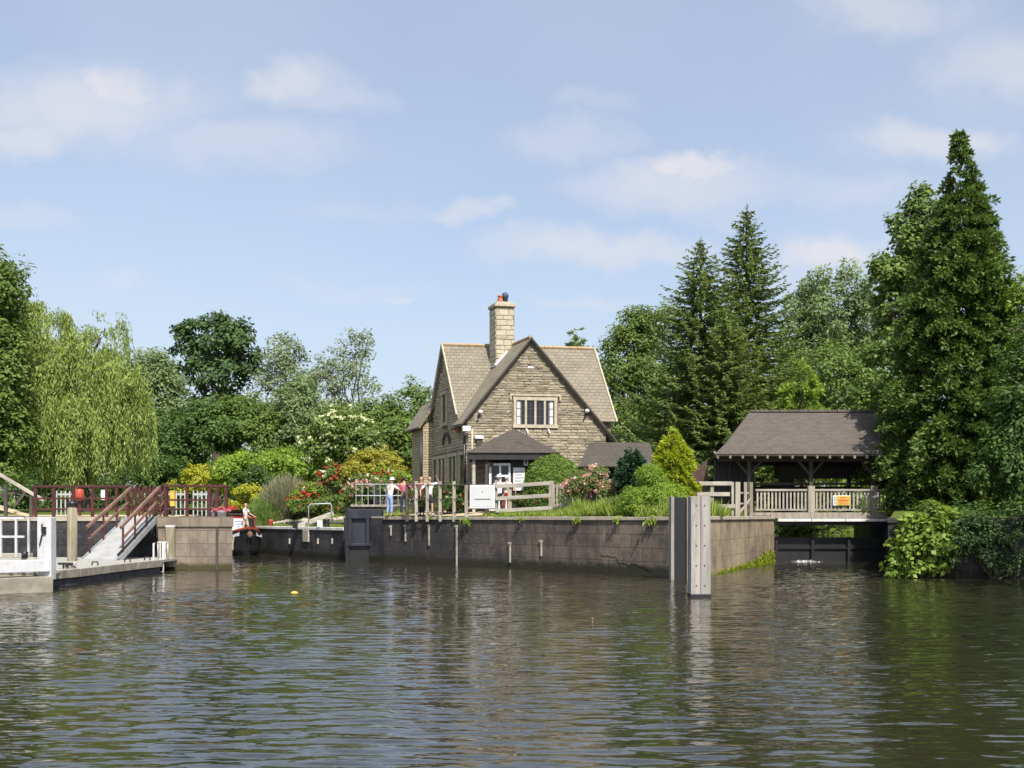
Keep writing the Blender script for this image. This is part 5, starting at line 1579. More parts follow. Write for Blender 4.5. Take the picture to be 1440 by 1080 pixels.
def person(loc, face, label, h=1.7, top='cl_white', legs='cl_navy', hair='hair_dark', shorts=False, hat=None,
           armL=((.24, .0, -.28), (.0, -.06, -.26)), armR=((-.24, .0, -.28), (.0, -.06, -.26)), stride=.0, lean=0.0, sleeves=.5, long_hair=False, group=None):
    """figure facing -y before turning; arms are given as upper-arm and forearm vectors"""
    root = thing('person', loc, label, 'person', group)
    root.rotation_euler = (0, 0, face)
    k = h / 1.7
    def v(x, y, z): return Vector((x * k, (y - lean * max(0, z - .9)) * k, z * k))
    pel, waist, chest, neck = v(0, 0, .93), v(0, 0, 1.08), v(0, 0, 1.27), v(0, 0, 1.43)
    V_ = [pel, waist, chest, neck, v(0, -.012, 1.50)]
    Rd = [(.15 * k, .11 * k), (.125 * k, .09 * k), (.15 * k, .1 * k), (.06 * k, .055 * k), (.055 * k, .06 * k)]
    E_ = [(0, 1), (1, 2), (2, 3), (3, 4)]
    def add(p, r_, par):
        V_.append(p); Rd.append(r_ if isinstance(r_, tuple) else (r_, r_)); E_.append((par, len(V_) - 1)); return len(V_) - 1
    hd = add(v(0, -.03, 1.58), (.074 * k, .088 * k), 4)       # jaw to brow
    hd2 = add(v(0, -.02, 1.645), (.078 * k, .092 * k), hd)
    add(v(0, -.01, 1.69), (.05 * k, .06 * k), hd2)
    legs_i, arms_i = [], []
    for s, dy in ((1, stride), (-1, -stride)):
        hip = add(v(.09 * s, 0, .86), .088 * k, 0)
        kn = add(v(.10 * s, -.02 - dy * .6, .48), .056 * k, hip)
        an = add(v(.11 * s, .02 - dy, .09), .04 * k, kn)
        he = add(v(.11 * s, .03 - dy, .035), .036 * k, an)
        add(v(.13 * s, -.14 - dy, .03), (.042 * k, .026 * k), he)
        legs_i.append((hip, kn, an))
    fing = []
    for s, (ua, fa) in ((1, armL), (-1, armR)):
        sh_ = add(v(.17 * s, 0, 1.38), .055 * k, 2)
        e = V_[sh_] + Vector(ua) * k
        el = add(e, .042 * k, sh_)
        wr = add(e + Vector(fa) * k, .028 * k, el)
        d = Vector(fa).normalized()
        sd, up = perp(d)
        pa = add(V_[wr] + d * .05 * k, (.036 * k, .02 * k), wr)
        for i, (off, ln) in enumerate(((-.03, .07), (-.01, .08), (.01, .078), (.03, .06))):   # four bent fingers
            b = add(V_[pa] + d * (.035 * k) + sd * off * k, .010 * k, pa)
            add(V_[b] + d * ln * .7 * k - up * .02 * k, .0085 * k, b)
        th = add(V_[wr] + d * .03 * k + sd * .045 * k, .012 * k, wr)
        add(V_[th] + d * .05 * k + sd * .012 * k - up * .012 * k, .010 * k, th)
        arms_i.append((sh_, el, wr))
    nose = add(v(0, -.122, 1.60), .012 * k, hd)
    skin('body', V_, E_, Rd, M['skin'], root)
    # clothing follows the same joints, a little wider
    ids = [0, 1, 2, 3]
    vs = [V_[i] for i in ids]; vs[0] = V_[0] + Vector((0, 0, -.12)) * k
    rr = [(.172 * k, .13 * k), (.148 * k, .112 * k), (.172 * k, .122 * k), (.075 * k, .07 * k)]
    ed = [(0, 1), (1, 2), (2, 3)]
    for (s_, e_, w_) in arms_i:
        a = len(vs); vs.append(V_[s_]); rr.append(.07 * k); ed.append((2, a))
        vs.append(V_[s_].lerp(V_[e_], min(1, sleeves * 1.6))); rr.append(.06 * k); ed.append((a, a + 1))
        if sleeves > .7: vs.append(V_[e_].lerp(V_[w_], .9)); rr.append(.042 * k); ed.append((a + 1, a + 2))
    skin('shirt', vs, ed, rr, M[top], root)
    vs, rr, ed = [V_[0] + Vector((0, 0, .10)) * k, V_[0] - Vector((0, 0, .05)) * k], [(.165 * k, .125 * k), (.165 * k, .125 * k)], [(0, 1)]
    for (h_, n_, a_) in legs_i:
        i = len(vs); vs.append(V_[h_]); rr.append(.105 * k); ed.append((1, i))
        vs.append(V_[h_].lerp(V_[n_], .92)); rr.append((.09 if shorts else .075) * k); ed.append((i, i + 1))
        if not shorts: vs.append(V_[n_].lerp(V_[a_], .92)); rr.append(.062 * k); ed.append((i + 1, i + 2))
    skin('shorts' if shorts else 'trousers', vs, ed, rr, M[legs], root)
    hv = [v(0, .022, 1.69), v(0, .05, 1.60), v(0, .045, 1.53)]
    hr = [(.098 * k, .1 * k), (.098 * k, .075 * k), (.07 * k, .05 * k)]
    he_ = [(0, 1), (1, 2)]
    if long_hair: hv.append(v(0, .075, 1.46)); hr.append((.07 * k, .03 * k)); he_.append((2, 3))
    skin('hair', hv, he_, hr, M[hair], root)
    for (h_, n_, a_), s, dy in zip(legs_i, (1, -1), (stride, -stride)):
        sv_ = [v(.11 * s, .04 - dy, .04), v(.125 * s, -.06 - dy, .035), v(.132 * s, -.15 - dy, .03)]
        skin('shoe', sv_, [(0, 1), (1, 2)], [.048 * k, .05 * k, (.046 * k, .032 * k)], M['cl_dark'] if not shorts else M['cl_white'], root)
    for s in (1, -1):
        m = MB(); m.ell(v(.033 * s, -.112, 1.625), (.011 * k, .008 * k, .008 * k), 8, 5); m.build('eye', M['black'], root, world=False)
        m = MB(); m.ell(v(.088 * s, -.01, 1.61), (.012 * k, .022 * k, .03 * k), 8, 5); m.build('ear', M['skin'], root, world=False)
    m = MB(); m.box(v(0, -.118, 1.565), (.045 * k, .012 * k, .01 * k)); m.build('mouth', M['petal_rose'], root, world=False)
    if hat:
        m = MB(); m.lathe(v(0, 0, 1.67), [(.17 * k, -.01), (.17 * k, .0), (.095 * k, .015), (.09 * k, .08 * k), (.06 * k, .11 * k), (.005, .115 * k)], 16); m.build('hat', M[hat], root, smooth=True, world=False)
    return root


person(bp(1.75, .12, 1.02), R(75), 'person standing on the narrowboat bow in white shirt and beige trousers', 1.72, 'cl_white', 'cl_beige', 'hair_red',
       armL=((.16, -.1, -.26), (-.04, -.24, -.1)), armR=((-.16, -.1, -.26), (.04, -.24, -.1)), stride=.12, sleeves=.45)
def pz(px, Y): return (X(px, Y), Y, island_z(X(px, Y), Y) + .03)
person(pz(548, 47.2), R(150), 'person in white leaning over the lock gate rail', 1.66, 'cl_white', 'cl_blue', 'hair_grey', hat='cl_white', lean=.25, armL=((.2, -.16, -.2), (-.05, -.24, -.06)), armR=((-.2, -.16, -.2), (.05, -.24, -.06)))
person(pz(568, 47.4), R(170), 'dark-haired person in pink and white top by the gate beam', 1.76, 'cl_pink', 'cl_navy', 'hair_dark', armL=((.2, -.02, -.26), (-.06, -.18, .1)))
person(pz(593, 46.4), R(-25), 'person in pink top and dark trousers with hands at the face', 1.72, 'cl_pink', 'cl_navy', 'hair_dark', long_hair=True, armR=((-.16, -.14, -.2), (.1, -.12, .22)), armL=((.16, -.14, -.2), (-.1, -.12, .22)), stride=.05)
person(pz(604, 45.9), R(20), 'person in white top and dark shorts raising an arm to shade the eyes', 1.7, 'cl_white', 'cl_navy', 'hair_red', shorts=True, armL=((.24, -.06, .05), (-.12, -.1, .2)), stride=.08)
person(pz(702, 44.0), R(195), 'person in white top beside the notice board, back to the river', 1.58, 'cl_white', 'cl_dark', 'hair_grey', hat='cl_white', lean=.08)
person(pz(712, 44.2), R(160), 'person in white top between notice board and fence post, bare-headed', 1.56, 'cl_white', 'boat_red', 'hair_grey', lean=.08)
HAZE = 0
# ------------------------------------------------------------------ vegetation
def limb(mb, a, b, r0, r1, n=7, seg=4, wob=.04, rnd=random.Random(1)):
    a, b = Vector(a), Vector(b)
    L = (b - a).length
    pts = [a.lerp(b, i / seg) + (Vector((rnd.uniform(-1, 1), rnd.uniform(-1, 1), rnd.uniform(-.4, .4))) * L * wob if 0 < i < seg else Vector((0, 0, 0))) for i in range(seg + 1)]
    mb.tube(pts, [r0 + (r1 - r0) * i / seg for i in range(seg + 1)], n)


def broadleaf(name, label, Y, px, lobes, n_clump, per, leaf, mat, base_z=2.0, group=None, cat='tree', seed=1, aspect=.5, rc=(.5, 1.1), shell=.6, depth=1.0, droop=.25, trunk=.28, limbs=14, bare=None):
    rng = np.random.default_rng(seed); rnd = random.Random(seed)
    bx = X(px, Y)
    t = thing(name, (bx, Y, base_z), label, cat, group)
    s = Y / F
    lb = []
    for (lx, ly, rx, ry) in lobes:
        lb.append((X(lx, Y), Y + rnd.uniform(-.25, .25) * rx * s, Z(ly, Y), rx * s, rx * s * depth, ry * s))
    c = Cards()
    C = clump_cards(c, lb, n_clump, per, leaf, rng, aspect, rc, shell, droop, zmin=base_z + .05)
    c.build('crown', mat, t)
    mb = MB()
    top = max(l[2] for l in lb)
    mid = Vector((bx, Y, base_z + (top - base_z) * .45))
    pts = [Vector((bx, Y, base_z - .3)), Vector((bx + trunk * .3, Y, base_z + (mid.z - base_z) * .5)), mid]
    mb.tube(pts, [trunk * 1.25, trunk, trunk * .7], 10)
    for l in lb:
        q = Vector((l[0], l[1], l[2]))
        limb(mb, mid, q, trunk * .5, trunk * .15, rnd=rnd)
        for i in rng.choice(len(C), max(2, limbs // len(lb))):
            p = Vector(C[i])
            if (p - q).length < max(l[3], l[5]) * 1.3: limb(mb, q, p, trunk * .18, trunk * .04, 5, 3, .06, rnd)
    mb.build('trunk', M['bark'], t)
    return t


def bush(name, label, Y, lobes, n_clump, per, leaf, mat, base_z=None, group=None, cat='shrub', seed=1, aspect=.5, rc=(.25, .5), shell=.6, depth=1.0, droop=.2, blooms=None):
    rng = np.random.default_rng(seed); rnd = random.Random(seed)
    px = sum(l[0] for l in lobes) / len(lobes)
    bx = X(px, Y)
    bz = base_z if base_z is not None else island_z(bx, Y)
    t = thing(name, (bx, Y, bz), label, cat, group)
    s = Y / F
    lb = [(X(a, Y), Y + rnd.uniform(-.2, .2) * c_ * s, Z(b, Y), c_ * s, c_ * s * depth, d * s) for a, b, c_, d in lobes]
    c = Cards()
    C = clump_cards(c, lb, n_clump, per, leaf, rng, aspect, rc, shell, droop, zmin=bz + .02)
    c.build('foliage', mat, t)
    m = MB()
    for i in range(7):
        p = Vector(C[rng.integers(len(C))])
        limb(m, (bx + rnd.uniform(-.15, .15), Y + rnd.uniform(-.1, .1), bz - .1), p, .05, .015, 5, 3, .05, rnd)
    m.build('stem', M['bark'], t)
    for (petal, n, rad, size, cnt) in blooms or ():
        P = []
        for i in range(n):
            l = lb[rng.integers(len(lb))]
            d = rdir(rng, 1)[0]; d[1] = -abs(d[1]); d[2] = d[2] * .8 + .15
            d /= np.linalg.norm(d)
            P.append((l[0] + d[0] * l[3] * 1.02, l[1] + d[1] * l[4] * 1.02, max(bz + .2, l[2] + d[2] * l[5] * 1.02)))
        o = bloom_cards(P, rad, cnt, size).build('blossoms', M[petal], t)
    return t


def spruce(label, px, ytop, Y, base_z, rad, seed, cards=.36, level=.36, group='tall spruces behind the shelter'):
    rng = np.random.default_rng(seed)
    x0 = X(px, Y); top = Z(ytop, Y); Hh = top - base_z
    t = thing('spruce_tree', (x0, Y, base_z), label, 'tree', group)
    P, D, N, L, Wd = [], [], [], [], []
    z = base_z + .5
    while z < top - .15:
        f = (z - base_z) / Hh
        Rr = rad * (1 - f) ** .86 + .10
        nb = int(6 + 8 * (1 - f))
        a0 = rng.random() * 6.28
        for b in range(nb):
            a = a0 + b * 2 * math.pi / nb + rng.normal(0, .18)
            Lb = Rr * rng.uniform(.62, 1.15)
            h = np.array([math.cos(a), math.sin(a), 0]); sd = np.array([-h[1], h[0], 0])
            n = max(6, int(Lb / .085))
            s = np.linspace(.12, 1, n) ** .9
            drop = (.10 + .34 * (1 - f)) * Lb
            up = -drop * np.sin(s * 2.1) * 1.0 + .42 * drop * s ** 3 + (.28 * f) * Lb * s
            pos = np.array([x0, Y, z]) + h * (s * Lb)[:, None]
            pos[:, 2] += up + rng.normal(0, .03, n)
            for side in (-1, 1):
                d = h * .75 + sd * side * (.75 * (1 - .5 * s))[:, None] + rng.normal(0, .16, (n, 3))
                d[:, 2] -= .18
                wd = .55 + .95 * (1 - s) * min(1, Lb / 2)
                P.append(pos + rng.normal(0, .02, (n, 3))); D.append(d); N.append(np.array([0, 0, .75]) + h * .6 + rng.normal(0, .35, (n, 3)))
                L.append(cards * wd * rng.uniform(.8, 1.3, n) * (.5 + .5 * min(1, Lb / 1.2))); Wd.append(np.full(n, .13))
            m = n // 2
            P.append(pos[m:] if False else pos[:m]); D.append(np.array([0, 0, -1]) + h * .3 + rng.normal(0, .25, (m, 3))); N.append(h + rng.normal(0, .4, (m, 3)))
            L.append(np.full(m, cards * .75)); Wd.append(np.full(m, .10))
        z += level * (.75 + .4 * (1 - f))
    n = 16
    zz = np.linspace(top - .9, top + .05, n)
    P.append(np.stack([np.full(n, x0), np.full(n, Y), zz], 1)); D.append(rng.normal(0, .35, (n, 3)) + np.array([0, 0, .9])); N.append(rdir(rng, n)); L.append(np.full(n, .26)); Wd.append(np.full(n, .06))
    c = Cards(); c.add(np.concatenate(P), np.concatenate(D), norm(np.concatenate(N)), np.concatenate(L), np.concatenate(Wd), .04)
    c.build('crown', M['lf_spruce'], t)
    m = MB(); m.tube([(x0, Y, base_z - .3), (x0, Y, base_z + Hh * .5), (x0, Y, top)], [.3, .17, .02], 8); m.build('trunk', M['bark'], t)
    return t


def conical(name, label, Y, px, prof, base_z, n_clump, per, leaf, mat, seed, aspect=.4, rc=(.3, .7), cat='tree', up=.5, group=None, inner=.55, jitter=.12, zbase=None):
    """prof: list of (row, centre column, half width) from top to bottom"""
    rng = np.random.default_rng(seed)
    bx = X(px, Y)
    t = thing(name, (bx, Y, base_z), label, cat, group)
    ys = np.array([p[0] for p in prof], float); cs = np.array([p[1] for p in prof], float); hw = np.array([p[2] for p in prof], float)
    dens = np.interp(np.linspace(ys[0], ys[-1], 200), ys, hw) + .22 * hw.max()
    yy = rng.choice(np.linspace(ys[0], ys[-1], 200), n_clump, p=dens / dens.sum()) + rng.normal(0, 2, n_clump)
    r_ = np.interp(yy, ys, hw) * Y / F; cx = (np.interp(yy, ys, cs) - 720) / F * Y
    a = rng.random(n_clump) * 2 * math.pi
    k = (inner + (1 - inner) * rng.random(n_clump) ** .6) * (1 + rng.normal(0, jitter, n_clump))
    C = np.stack([cx + np.cos(a) * r_ * k, Y + np.sin(a) * r_ * k, EYE - (yy - HOR) / F * Y], 1)
    out0 = np.stack([np.cos(a), np.sin(a), np.full(n_clump, .25)], 1)
    rr = rng.uniform(rc[0], rc[1], n_clump) * np.clip(r_ / (r_.max() * .5), .35, 1)
    cnt = np.maximum((per * (rr / np.mean(rc)) ** 1.5).astype(int), 6)
    ii = np.repeat(np.arange(n_clump), cnt); n = len(ii)
    o = rdir(rng, n)
    # each clump is a tilted spray: longer outwards, drooping at its end
    along = rng.random(n)
    P = C[ii] + out0[ii] * (along * rr[ii])[:, None] * .9 + o * (rr[ii] * .42 * (1.1 - .6 * along))[:, None] * np.array([1, 1, .75])
    P[:, 2] -= along ** 2 * rr[ii] * .55
    D = out0[ii] * .8 + .7 * rdir(rng, n); D[:, 2] += up * (1 - along) - .25 * along
    N = norm(out0[ii] * .7 + np.array([0, 0, .6]) + .6 * rdir(rng, n))
    kp = P[:, 2] > base_z
    L = leaf * rng.uniform(.35, 1.7, n)
    c = Cards(); c.add(P[kp], D[kp], N[kp], L[kp], L[kp] * aspect, .06)
    c.build('crown', mat, t)
    top = Z(prof[0][0], Y)
    m = MB(); h_ = top - base_z
    m.tube([(bx, Y, base_z - .3), (bx, Y, base_z + h_ * .5), (X(prof[0][1], Y), Y, top - h_ * .12)], [max(.05, h_ * .018), h_ * .011, .015], 8); m.build('trunk', M['bark'], t)
    return t


# --- left: tall tree, willow, oak, aspens
broadleaf('leafy_tree', 'tall dark leafy tree behind the weeping willow, cut by the edge of the photo', 52.5, -25, [(-20, 460, 50, 75), (-32, 385, 50, 50), (-8, 560, 40, 70), (-50, 590, 60, 80), (8, 400, 26, 26), (-2, 640, 34, 40), (14, 500, 24, 40), (20, 600, 20, 40)], 330, 105, .26, M['lf_mid'], seed=3, rc=(.45, 1.0))


def willow():
    rng = np.random.default_rng(12); rnd = random.Random(12)
    Y = 57.0; s = Y / F; bz = 2.2
    t = thing('willow_tree', (X(115, Y), Y, bz), 'weeping willow with long yellow-green curtains hanging to the ground', 'tree')
    lobes = [(62, 470, 38, 50), (140, 474, 28, 38), (105, 515, 56, 48), (172, 535, 32, 46), (60, 540, 34, 56), (192, 590, 20, 40), (120, 590, 60, 40), (85, 600, 40, 40)]
    lb = np.array([(X(a, Y), Y + rnd.uniform(-.6, .6), Z(b, Y), c * s, c * s * .95, d * s) for a, b, c, d in lobes])
    P, D, N, L, Wd = [], [], [], [], []
    wts = lb[:, 3] * lb[:, 5]; wts /= wts.sum()
    # strands gathered into hanging curtains
    nc = 130
    for k in range(nc):
        l = lb[rng.choice(len(lb), p=wts)]
        d = rdir(rng, 1)[0]; d[2] = abs(d[2]) * .9 - .1
        if d[1] > .35 and rng.random() < .6: d[1] *= -1
        d /= np.linalg.norm(d)
        c0 = l[:3] + d * l[3:6] * rng.uniform(.72, 1.1)
        floor = Z(rng.uniform(655, 700), Y) if rng.random() < .8 else Z(rng.uniform(560, 650), Y)
        out = np.array([d[0], d[1], 0])
        for q in range(rng.integers(13, 30)):
            p = c0 + rng.normal(0, .165, 3) * np.array([1, 1, 1.2])
            ln = max(.6, (p[2] - floor) * rng.uniform(.25, 1.0)) if rng.random() < .85 else rng.uniform(.5, 1.5)
            ln = min(ln, 8.0)
            n = max(6, int(ln / .115))
            u = np.linspace(0, 1, n)
            arch = .55 * (1 - np.exp(-u * ln / .5))
            pos = p + out * arch[:, None]
            pos[:, 2] += .25 * np.sin(np.minimum(u * ln / .8, 1) * 3.14) - u * ln
            pos[:, :2] += np.cumsum(rng.normal(0, .022, (n, 2)), 0) + (.05 * np.sin(u * 5 + q))[:, None]
            P.append(pos); D.append(np.array([0, 0, -1]) + rng.normal(0, .36, (n, 3))); N.append(norm(out + rng.normal(0, .6, (n, 3)) + np.array([0, 0, .25])))
            L.append(rng.uniform(.16, .34, n)); Wd.append(rng.uniform(.05, .085, n))
    c = Cards(); c.add(np.concatenate(P), np.concatenate(D), np.concatenate(N), np.concatenate(L), np.concatenate(Wd), .05)
    # leafy arching crown
    C = clump_cards(c, lb, 130, 55, .20, rng, .33, (.3, .7), .5, .9)
    c.build('crown', M['lf_willow'], t)
    m = MB(); mid = Vector((X(112, Y), Y, bz + 4.2))
    m.tube([(X(115, Y), Y, bz - .3), (X(113, Y), Y, bz + 2), mid], [.5, .38, .28], 10)
    for l in lb: limb(m, mid, l[:3], .2, .05, 7, 4, .05, rnd)
    for i in rng.choice(len(C), 30): limb(m, lb[rng.integers(len(lb))][:3], C[i], .05, .015, 5, 3, .05, rnd)
    m.build('trunk', M['bark'], t)


willow()
hz = 'hedge bushes behind the garden'
broadleaf('poplar_tree', 'grey-green tree just behind the willow curtain', 82, 222, [(222, 565, 40, 65), (205, 530, 30, 40), (245, 610, 30, 50)], 170, 80, .30, M['lf_grey'], seed=21, rc=(.5, 1.1))
broadleaf('oak_tree', 'round-headed dark oak with gaps standing above the hedge', 95, 303, [(303, 480, 46, 34), (262, 502, 24, 20), (344, 500, 24, 24), (305, 525, 46, 28), (272, 475, 22, 20), (330, 470, 24, 22), (300, 570, 36, 34)], 150, 80, .36, M['lf_oak'], seed=22, rc=(.5, .95), shell=.75, trunk=.42, limbs=40, aspect=.6)
broadleaf('aspen_tree', 'pale feathery aspen beside the dark oak', 90, 402, [(402, 535, 38, 56), (402, 495, 24, 30), (372, 560, 28, 40), (420, 570, 30, 50)], 120, 60, .28, M['lf_pale'], seed=23, rc=(.5, 1.0), trunk=.2, limbs=40, droop=.1)
broadleaf('aspen_tree', 'tall sparse aspen with thin pale top in the middle of the tree line', 90, 497, [(500, 500, 30, 44), (482, 530, 34, 50), (518, 478, 17, 22), (455, 530, 26, 40), (510, 560, 30, 40)], 92, 46, .27, M['lf_pale'], seed=24, rc=(.45, .95), shell=.3, trunk=.2, limbs=60, droop=.05)
broadleaf('leafy_tree', 'fresh green rounded tree close behind the cottage', 82, 575, [(575, 580, 32, 42), (545, 605, 34, 40), (560, 630, 40, 40), (595, 600, 22, 50)], 170, 80, .28, M['lf_mid'], seed=25, rc=(.45, 1.0))
spec = [('darkest spreading bush below the oak', 74, [(255, 625, 50, 48), (300, 600, 45, 40), (225, 650, 40, 40)], 'lf_dark', 210),
        ('broad mid-green bush at the middle of the hedge line', 76, [(370, 625, 60, 45), (340, 590, 40, 35), (400, 600, 40, 40)], 'lf_mid', 230),
        ('olive bush under the sparse aspen', 75, [(440, 610, 50, 50), (420, 570, 34, 40)], 'lf_grey', 160),
        ('green bush between elder and cottage', 74, [(540, 625, 48, 40), (565, 640, 30, 50), (510, 600, 34, 34)], 'lf_mid', 190),
        ('low bright bush in front of the hedge line', 70, [(375, 660, 46, 24), (330, 665, 38, 24), (430, 655, 40, 26)], 'lf_lime', 160)]
for i, (lab, Y, lo, mt, n) in enumerate(spec):
    bush('hedge_bush', lab, Y, lo, n, 85, .26, M[mt], 2.3, hz, 'bush', 30 + i, rc=(.4, .85))
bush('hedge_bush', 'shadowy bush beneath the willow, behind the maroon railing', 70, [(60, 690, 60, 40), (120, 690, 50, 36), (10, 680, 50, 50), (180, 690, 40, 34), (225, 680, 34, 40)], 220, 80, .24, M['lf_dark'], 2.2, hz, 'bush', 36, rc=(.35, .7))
bush('elder_bush', 'elder bush dotted with flat creamy flower heads', 70, [(482, 605, 40, 34), (455, 630, 36, 30), (508, 625, 36, 26)], 170, 70, .24, M['lf_mid'], 2.3, None, 'bush', 41, rc=(.35, .75), blooms=[('petal_cream', 75, .2, .22, 12)])
bush('golden_bush', 'rounded olive-gold bush next to the cottage wall', 60, [(526, 656, 36, 24), (500, 665, 22, 18), (552, 662, 18, 18)], 150, 75, .17, leafmat('leaf_olive_gold', (.13, .13, .015), (.24, .22, .03), .35), None, None, 'bush', 42, rc=(.22, .45))
bush('yellow_bush', 'bright yellow-leaved bush behind the pier railing', 70, [(283, 672, 26, 18), (305, 682, 26, 12), (262, 686, 22, 12), (330, 684, 16, 12)], 130, 75, .17, M['lf_yellow'], 2.2, None, 'bush', 43, rc=(.22, .42))
bush('yellow_bush', 'low lime-yellow shrub at the boat end of the border', 61.5, [(350, 696, 20, 13), (335, 705, 14, 10), (368, 700, 16, 12)], 80, 70, .15, M['lf_yellow'], None, None, 'shrub', 44, rc=(.18, .34))
bush('green_shrub', 'dark glossy shrub behind the lavender', 65, [(360, 672, 20, 16), (345, 680, 18, 14)], 60, 70, .18, M['lf_dark'], None, None, 'shrub', 45, rc=(.2, .4))


def lavender(label, Y, px0, px1, ytop, n, mat, seed, h=1.0, name='lavender', cat='shrub'):
    rng = np.random.default_rng(seed)
    xc = X((px0 + px1) / 2, Y)
    t = thing(name, (xc, Y, island_z(xc, Y)), label, cat)
    a = rng.random(n) * 6.28; r_ = rng.random(n) ** .5
    hw = (X(px1, Y) - X(px0, Y)) / 2
    bx = xc + np.cos(a) * r_ * hw * .8; by = Y + np.sin(a) * r_ * hw * .6
    z0 = np.array([island_z(x, y) for x, y in zip(bx, by)])
    top = Z(ytop, Y)
    hh = (top - z0) * (1 - .45 * r_ ** 2) * rng.uniform(.7, 1.08, n)
    P, D, N, L, Wd = [], [], [], [], []
    for k in range(3):
        f = k / 3
        P.append(np.stack([bx + np.cos(a) * r_ * hw * .35 * f, by + np.sin(a) * r_ * hw * .3 * f, z0 + hh * f * .85], 1))
        D.append(np.stack([np.cos(a) * r_ * .5, np.sin(a) * r_ * .5, np.ones(n)], 1) + rng.normal(0, .2, (n, 3)))
        N.append(rdir(rng, n)); L.append(hh * .5); Wd.append(rng.uniform(.03, .06, n))
    c = Cards(); c.add(np.concatenate(P), np.concatenate(D), np.concatenate(N), np.concatenate(L), np.concatenate(Wd), .1)
    c.build('foliage', mat, t)
    return t


lavender('greyish purple lavender mound in the flower border', 61, 372, 432, 668, 2600, M['lf_laven'], 51)
lavender('soft green grassy clump next to the person on the boat', 60.6, 352, 402, 694, 1700, leafmat('leaf_soft', (.09, .14, .035), (.17, .24, .07), .35), 52, name='grass_clump', cat='plant')
rb = 'rose bushes in the flower border'
bush('rose_bush', 'tallest rose bush with scarlet and white blooms', 60, [(470, 678, 24, 24), (492, 690, 24, 24), (455, 695, 22, 18)], 130, 70, .16, M['lf_mid'], None, rb, 'rose bush', 61, rc=(.2, .42), blooms=[('petal_red', 46, .17, .14, 13), ('petal_white', 40, .12, .13, 10)])
bush('rose_bush', 'orange-red rose bush leaning to the grey lavender', 59.6, [(434, 697, 20, 16), (420, 705, 14, 10)], 70, 65, .15, M['lf_lime'], None, rb, 'rose bush', 62, rc=(.18, .36), blooms=[('petal_red', 34, .16, .13, 12), ('petal_white', 8, .10, .11, 9)])
bush('rose_bush', 'faded pink rose bush behind the lock gate railing', 56, [(512, 682, 20, 14), (530, 684, 18, 12), (498, 690, 14, 12)], 80, 60, .14, M['lf_mid'], None, rb, 'rose bush', 63, rc=(.18, .36), blooms=[('petal_pink', 34, .14, .12, 11), ('petal_white', 18, .10, .12, 8)])
bush('rose_bush', 'scarlet rose bush beyond the leaning person', 58, [(545, 672, 20, 14), (562, 676, 16, 12)], 70, 60, .14, M['lf_lime'], None, rb, 'rose bush', 64, rc=(.18, .36), blooms=[('petal_red', 20, .13, .11, 11), ('petal_cream', 8, .1, .1, 8)])
bush('flower_shrub', 'green border plants below the rose bushes', 58.6, [(475, 708, 40, 12), (430, 712, 26, 9), (512, 704, 24, 12)], 110, 60, .15, M['lf_mid'], None, None, 'shrub', 65, rc=(.18, .36), blooms=[('petal_red', 10, .09, .09, 8)])
bush('flower_shrub', 'leafy bed with red and yellow flowers against the cottage wall', 46.6, [(620, 702, 18, 14), (640, 698, 18, 20), (590, 700, 18, 14), (650, 704, 14, 16)], 90, 60, .11, M['lf_dark'], None, None, 'shrub', 66, rc=(.16, .32), blooms=[('petal_red', 16, .08, .08, 8), ('petal_cream', 9, .07, .08, 8)])
bush('flower_shrub', 'low red-flowered bed behind the three-rail fence', 44.3, [(745, 703, 24, 10), (770, 702, 16, 10)], 60, 50, .09, M['lf_dark'], None, None, 'shrub', 67, rc=(.14, .26), blooms=[('petal_red', 18, .06, .07, 8)])
bush('rose_bush', 'pink rose bush spilling over the fence beside the clipped dome hedge', 41.9, [(822, 676, 18, 12), (838, 668, 14, 14), (806, 684, 14, 10), (850, 690, 22, 12)], 110, 55, .10, leafmat('leaf_rose', (.06, .08, .025), (.13, .15, .05)), None, None, 'rose bush', 68, rc=(.16, .32), blooms=[('petal_pink', 48, .10, .095, 12), ('petal_rose', 12, .08, .08, 10), ('petal_white', 16, .07, .08, 8)])


def topiary():
    rng = np.random.default_rng(71)
    Y = 45.0; s = Y / F
    cx, zt = X(777.5, Y), Z(640, Y); rx = 40 * s; bz = 2.15
    zc = Z(684, Y)
    t = thing('dome_hedge', (cx, Y, bz), 'clipped dome-shaped green hedge by the porch', 'hedge')
    m = MB(); m.ell((cx, Y, zc), (rx * .93, rx * .93, (zt - zc) * .93), 28, 14, z0=0)
    m.tube([(cx, Y, bz - .1), (cx, Y, zc)], [rx * .9, rx * .93], 28)
    n = 17000
    d = rdir(rng, n); d[:, 2] = np.abs(d[:, 2])
    side = rng.random(n) < .38
    P = np.array([cx, Y, zc]) + d * np.array([rx, rx, zt - zc]) * rng.uniform(.93, 1.015, (n, 1))
    a = rng.random(n) * 6.28
    Ps = np.stack([cx + np.cos(a) * rx * rng.uniform(.93, 1.01, n), Y + np.sin(a) * rx * rng.uniform(.93, 1.01, n), bz + (zc - bz) * rng.random(n)], 1)
    P[side] = Ps[side]; d[side] = np.stack([np.cos(a), np.sin(a), a * 0], 1)[side]
    bump = .035 * np.sin(P[:, 0] * 7 + P[:, 2] * 5) * np.sin(P[:, 2] * 8 + P[:, 1] * 6)
    P += d * bump[:, None]
    N = norm(d + .75 * rdir(rng, n))
    c = Cards(); L = rng.uniform(.05, .10, n)
    c.add(P, np.cross(N, rdir(rng, n)) + d * .3, N, L, L * .6, .08)
    c.build('foliage', M['lf_topiary'], t)
    m.build('dense_core', M['lf_dark'], t)


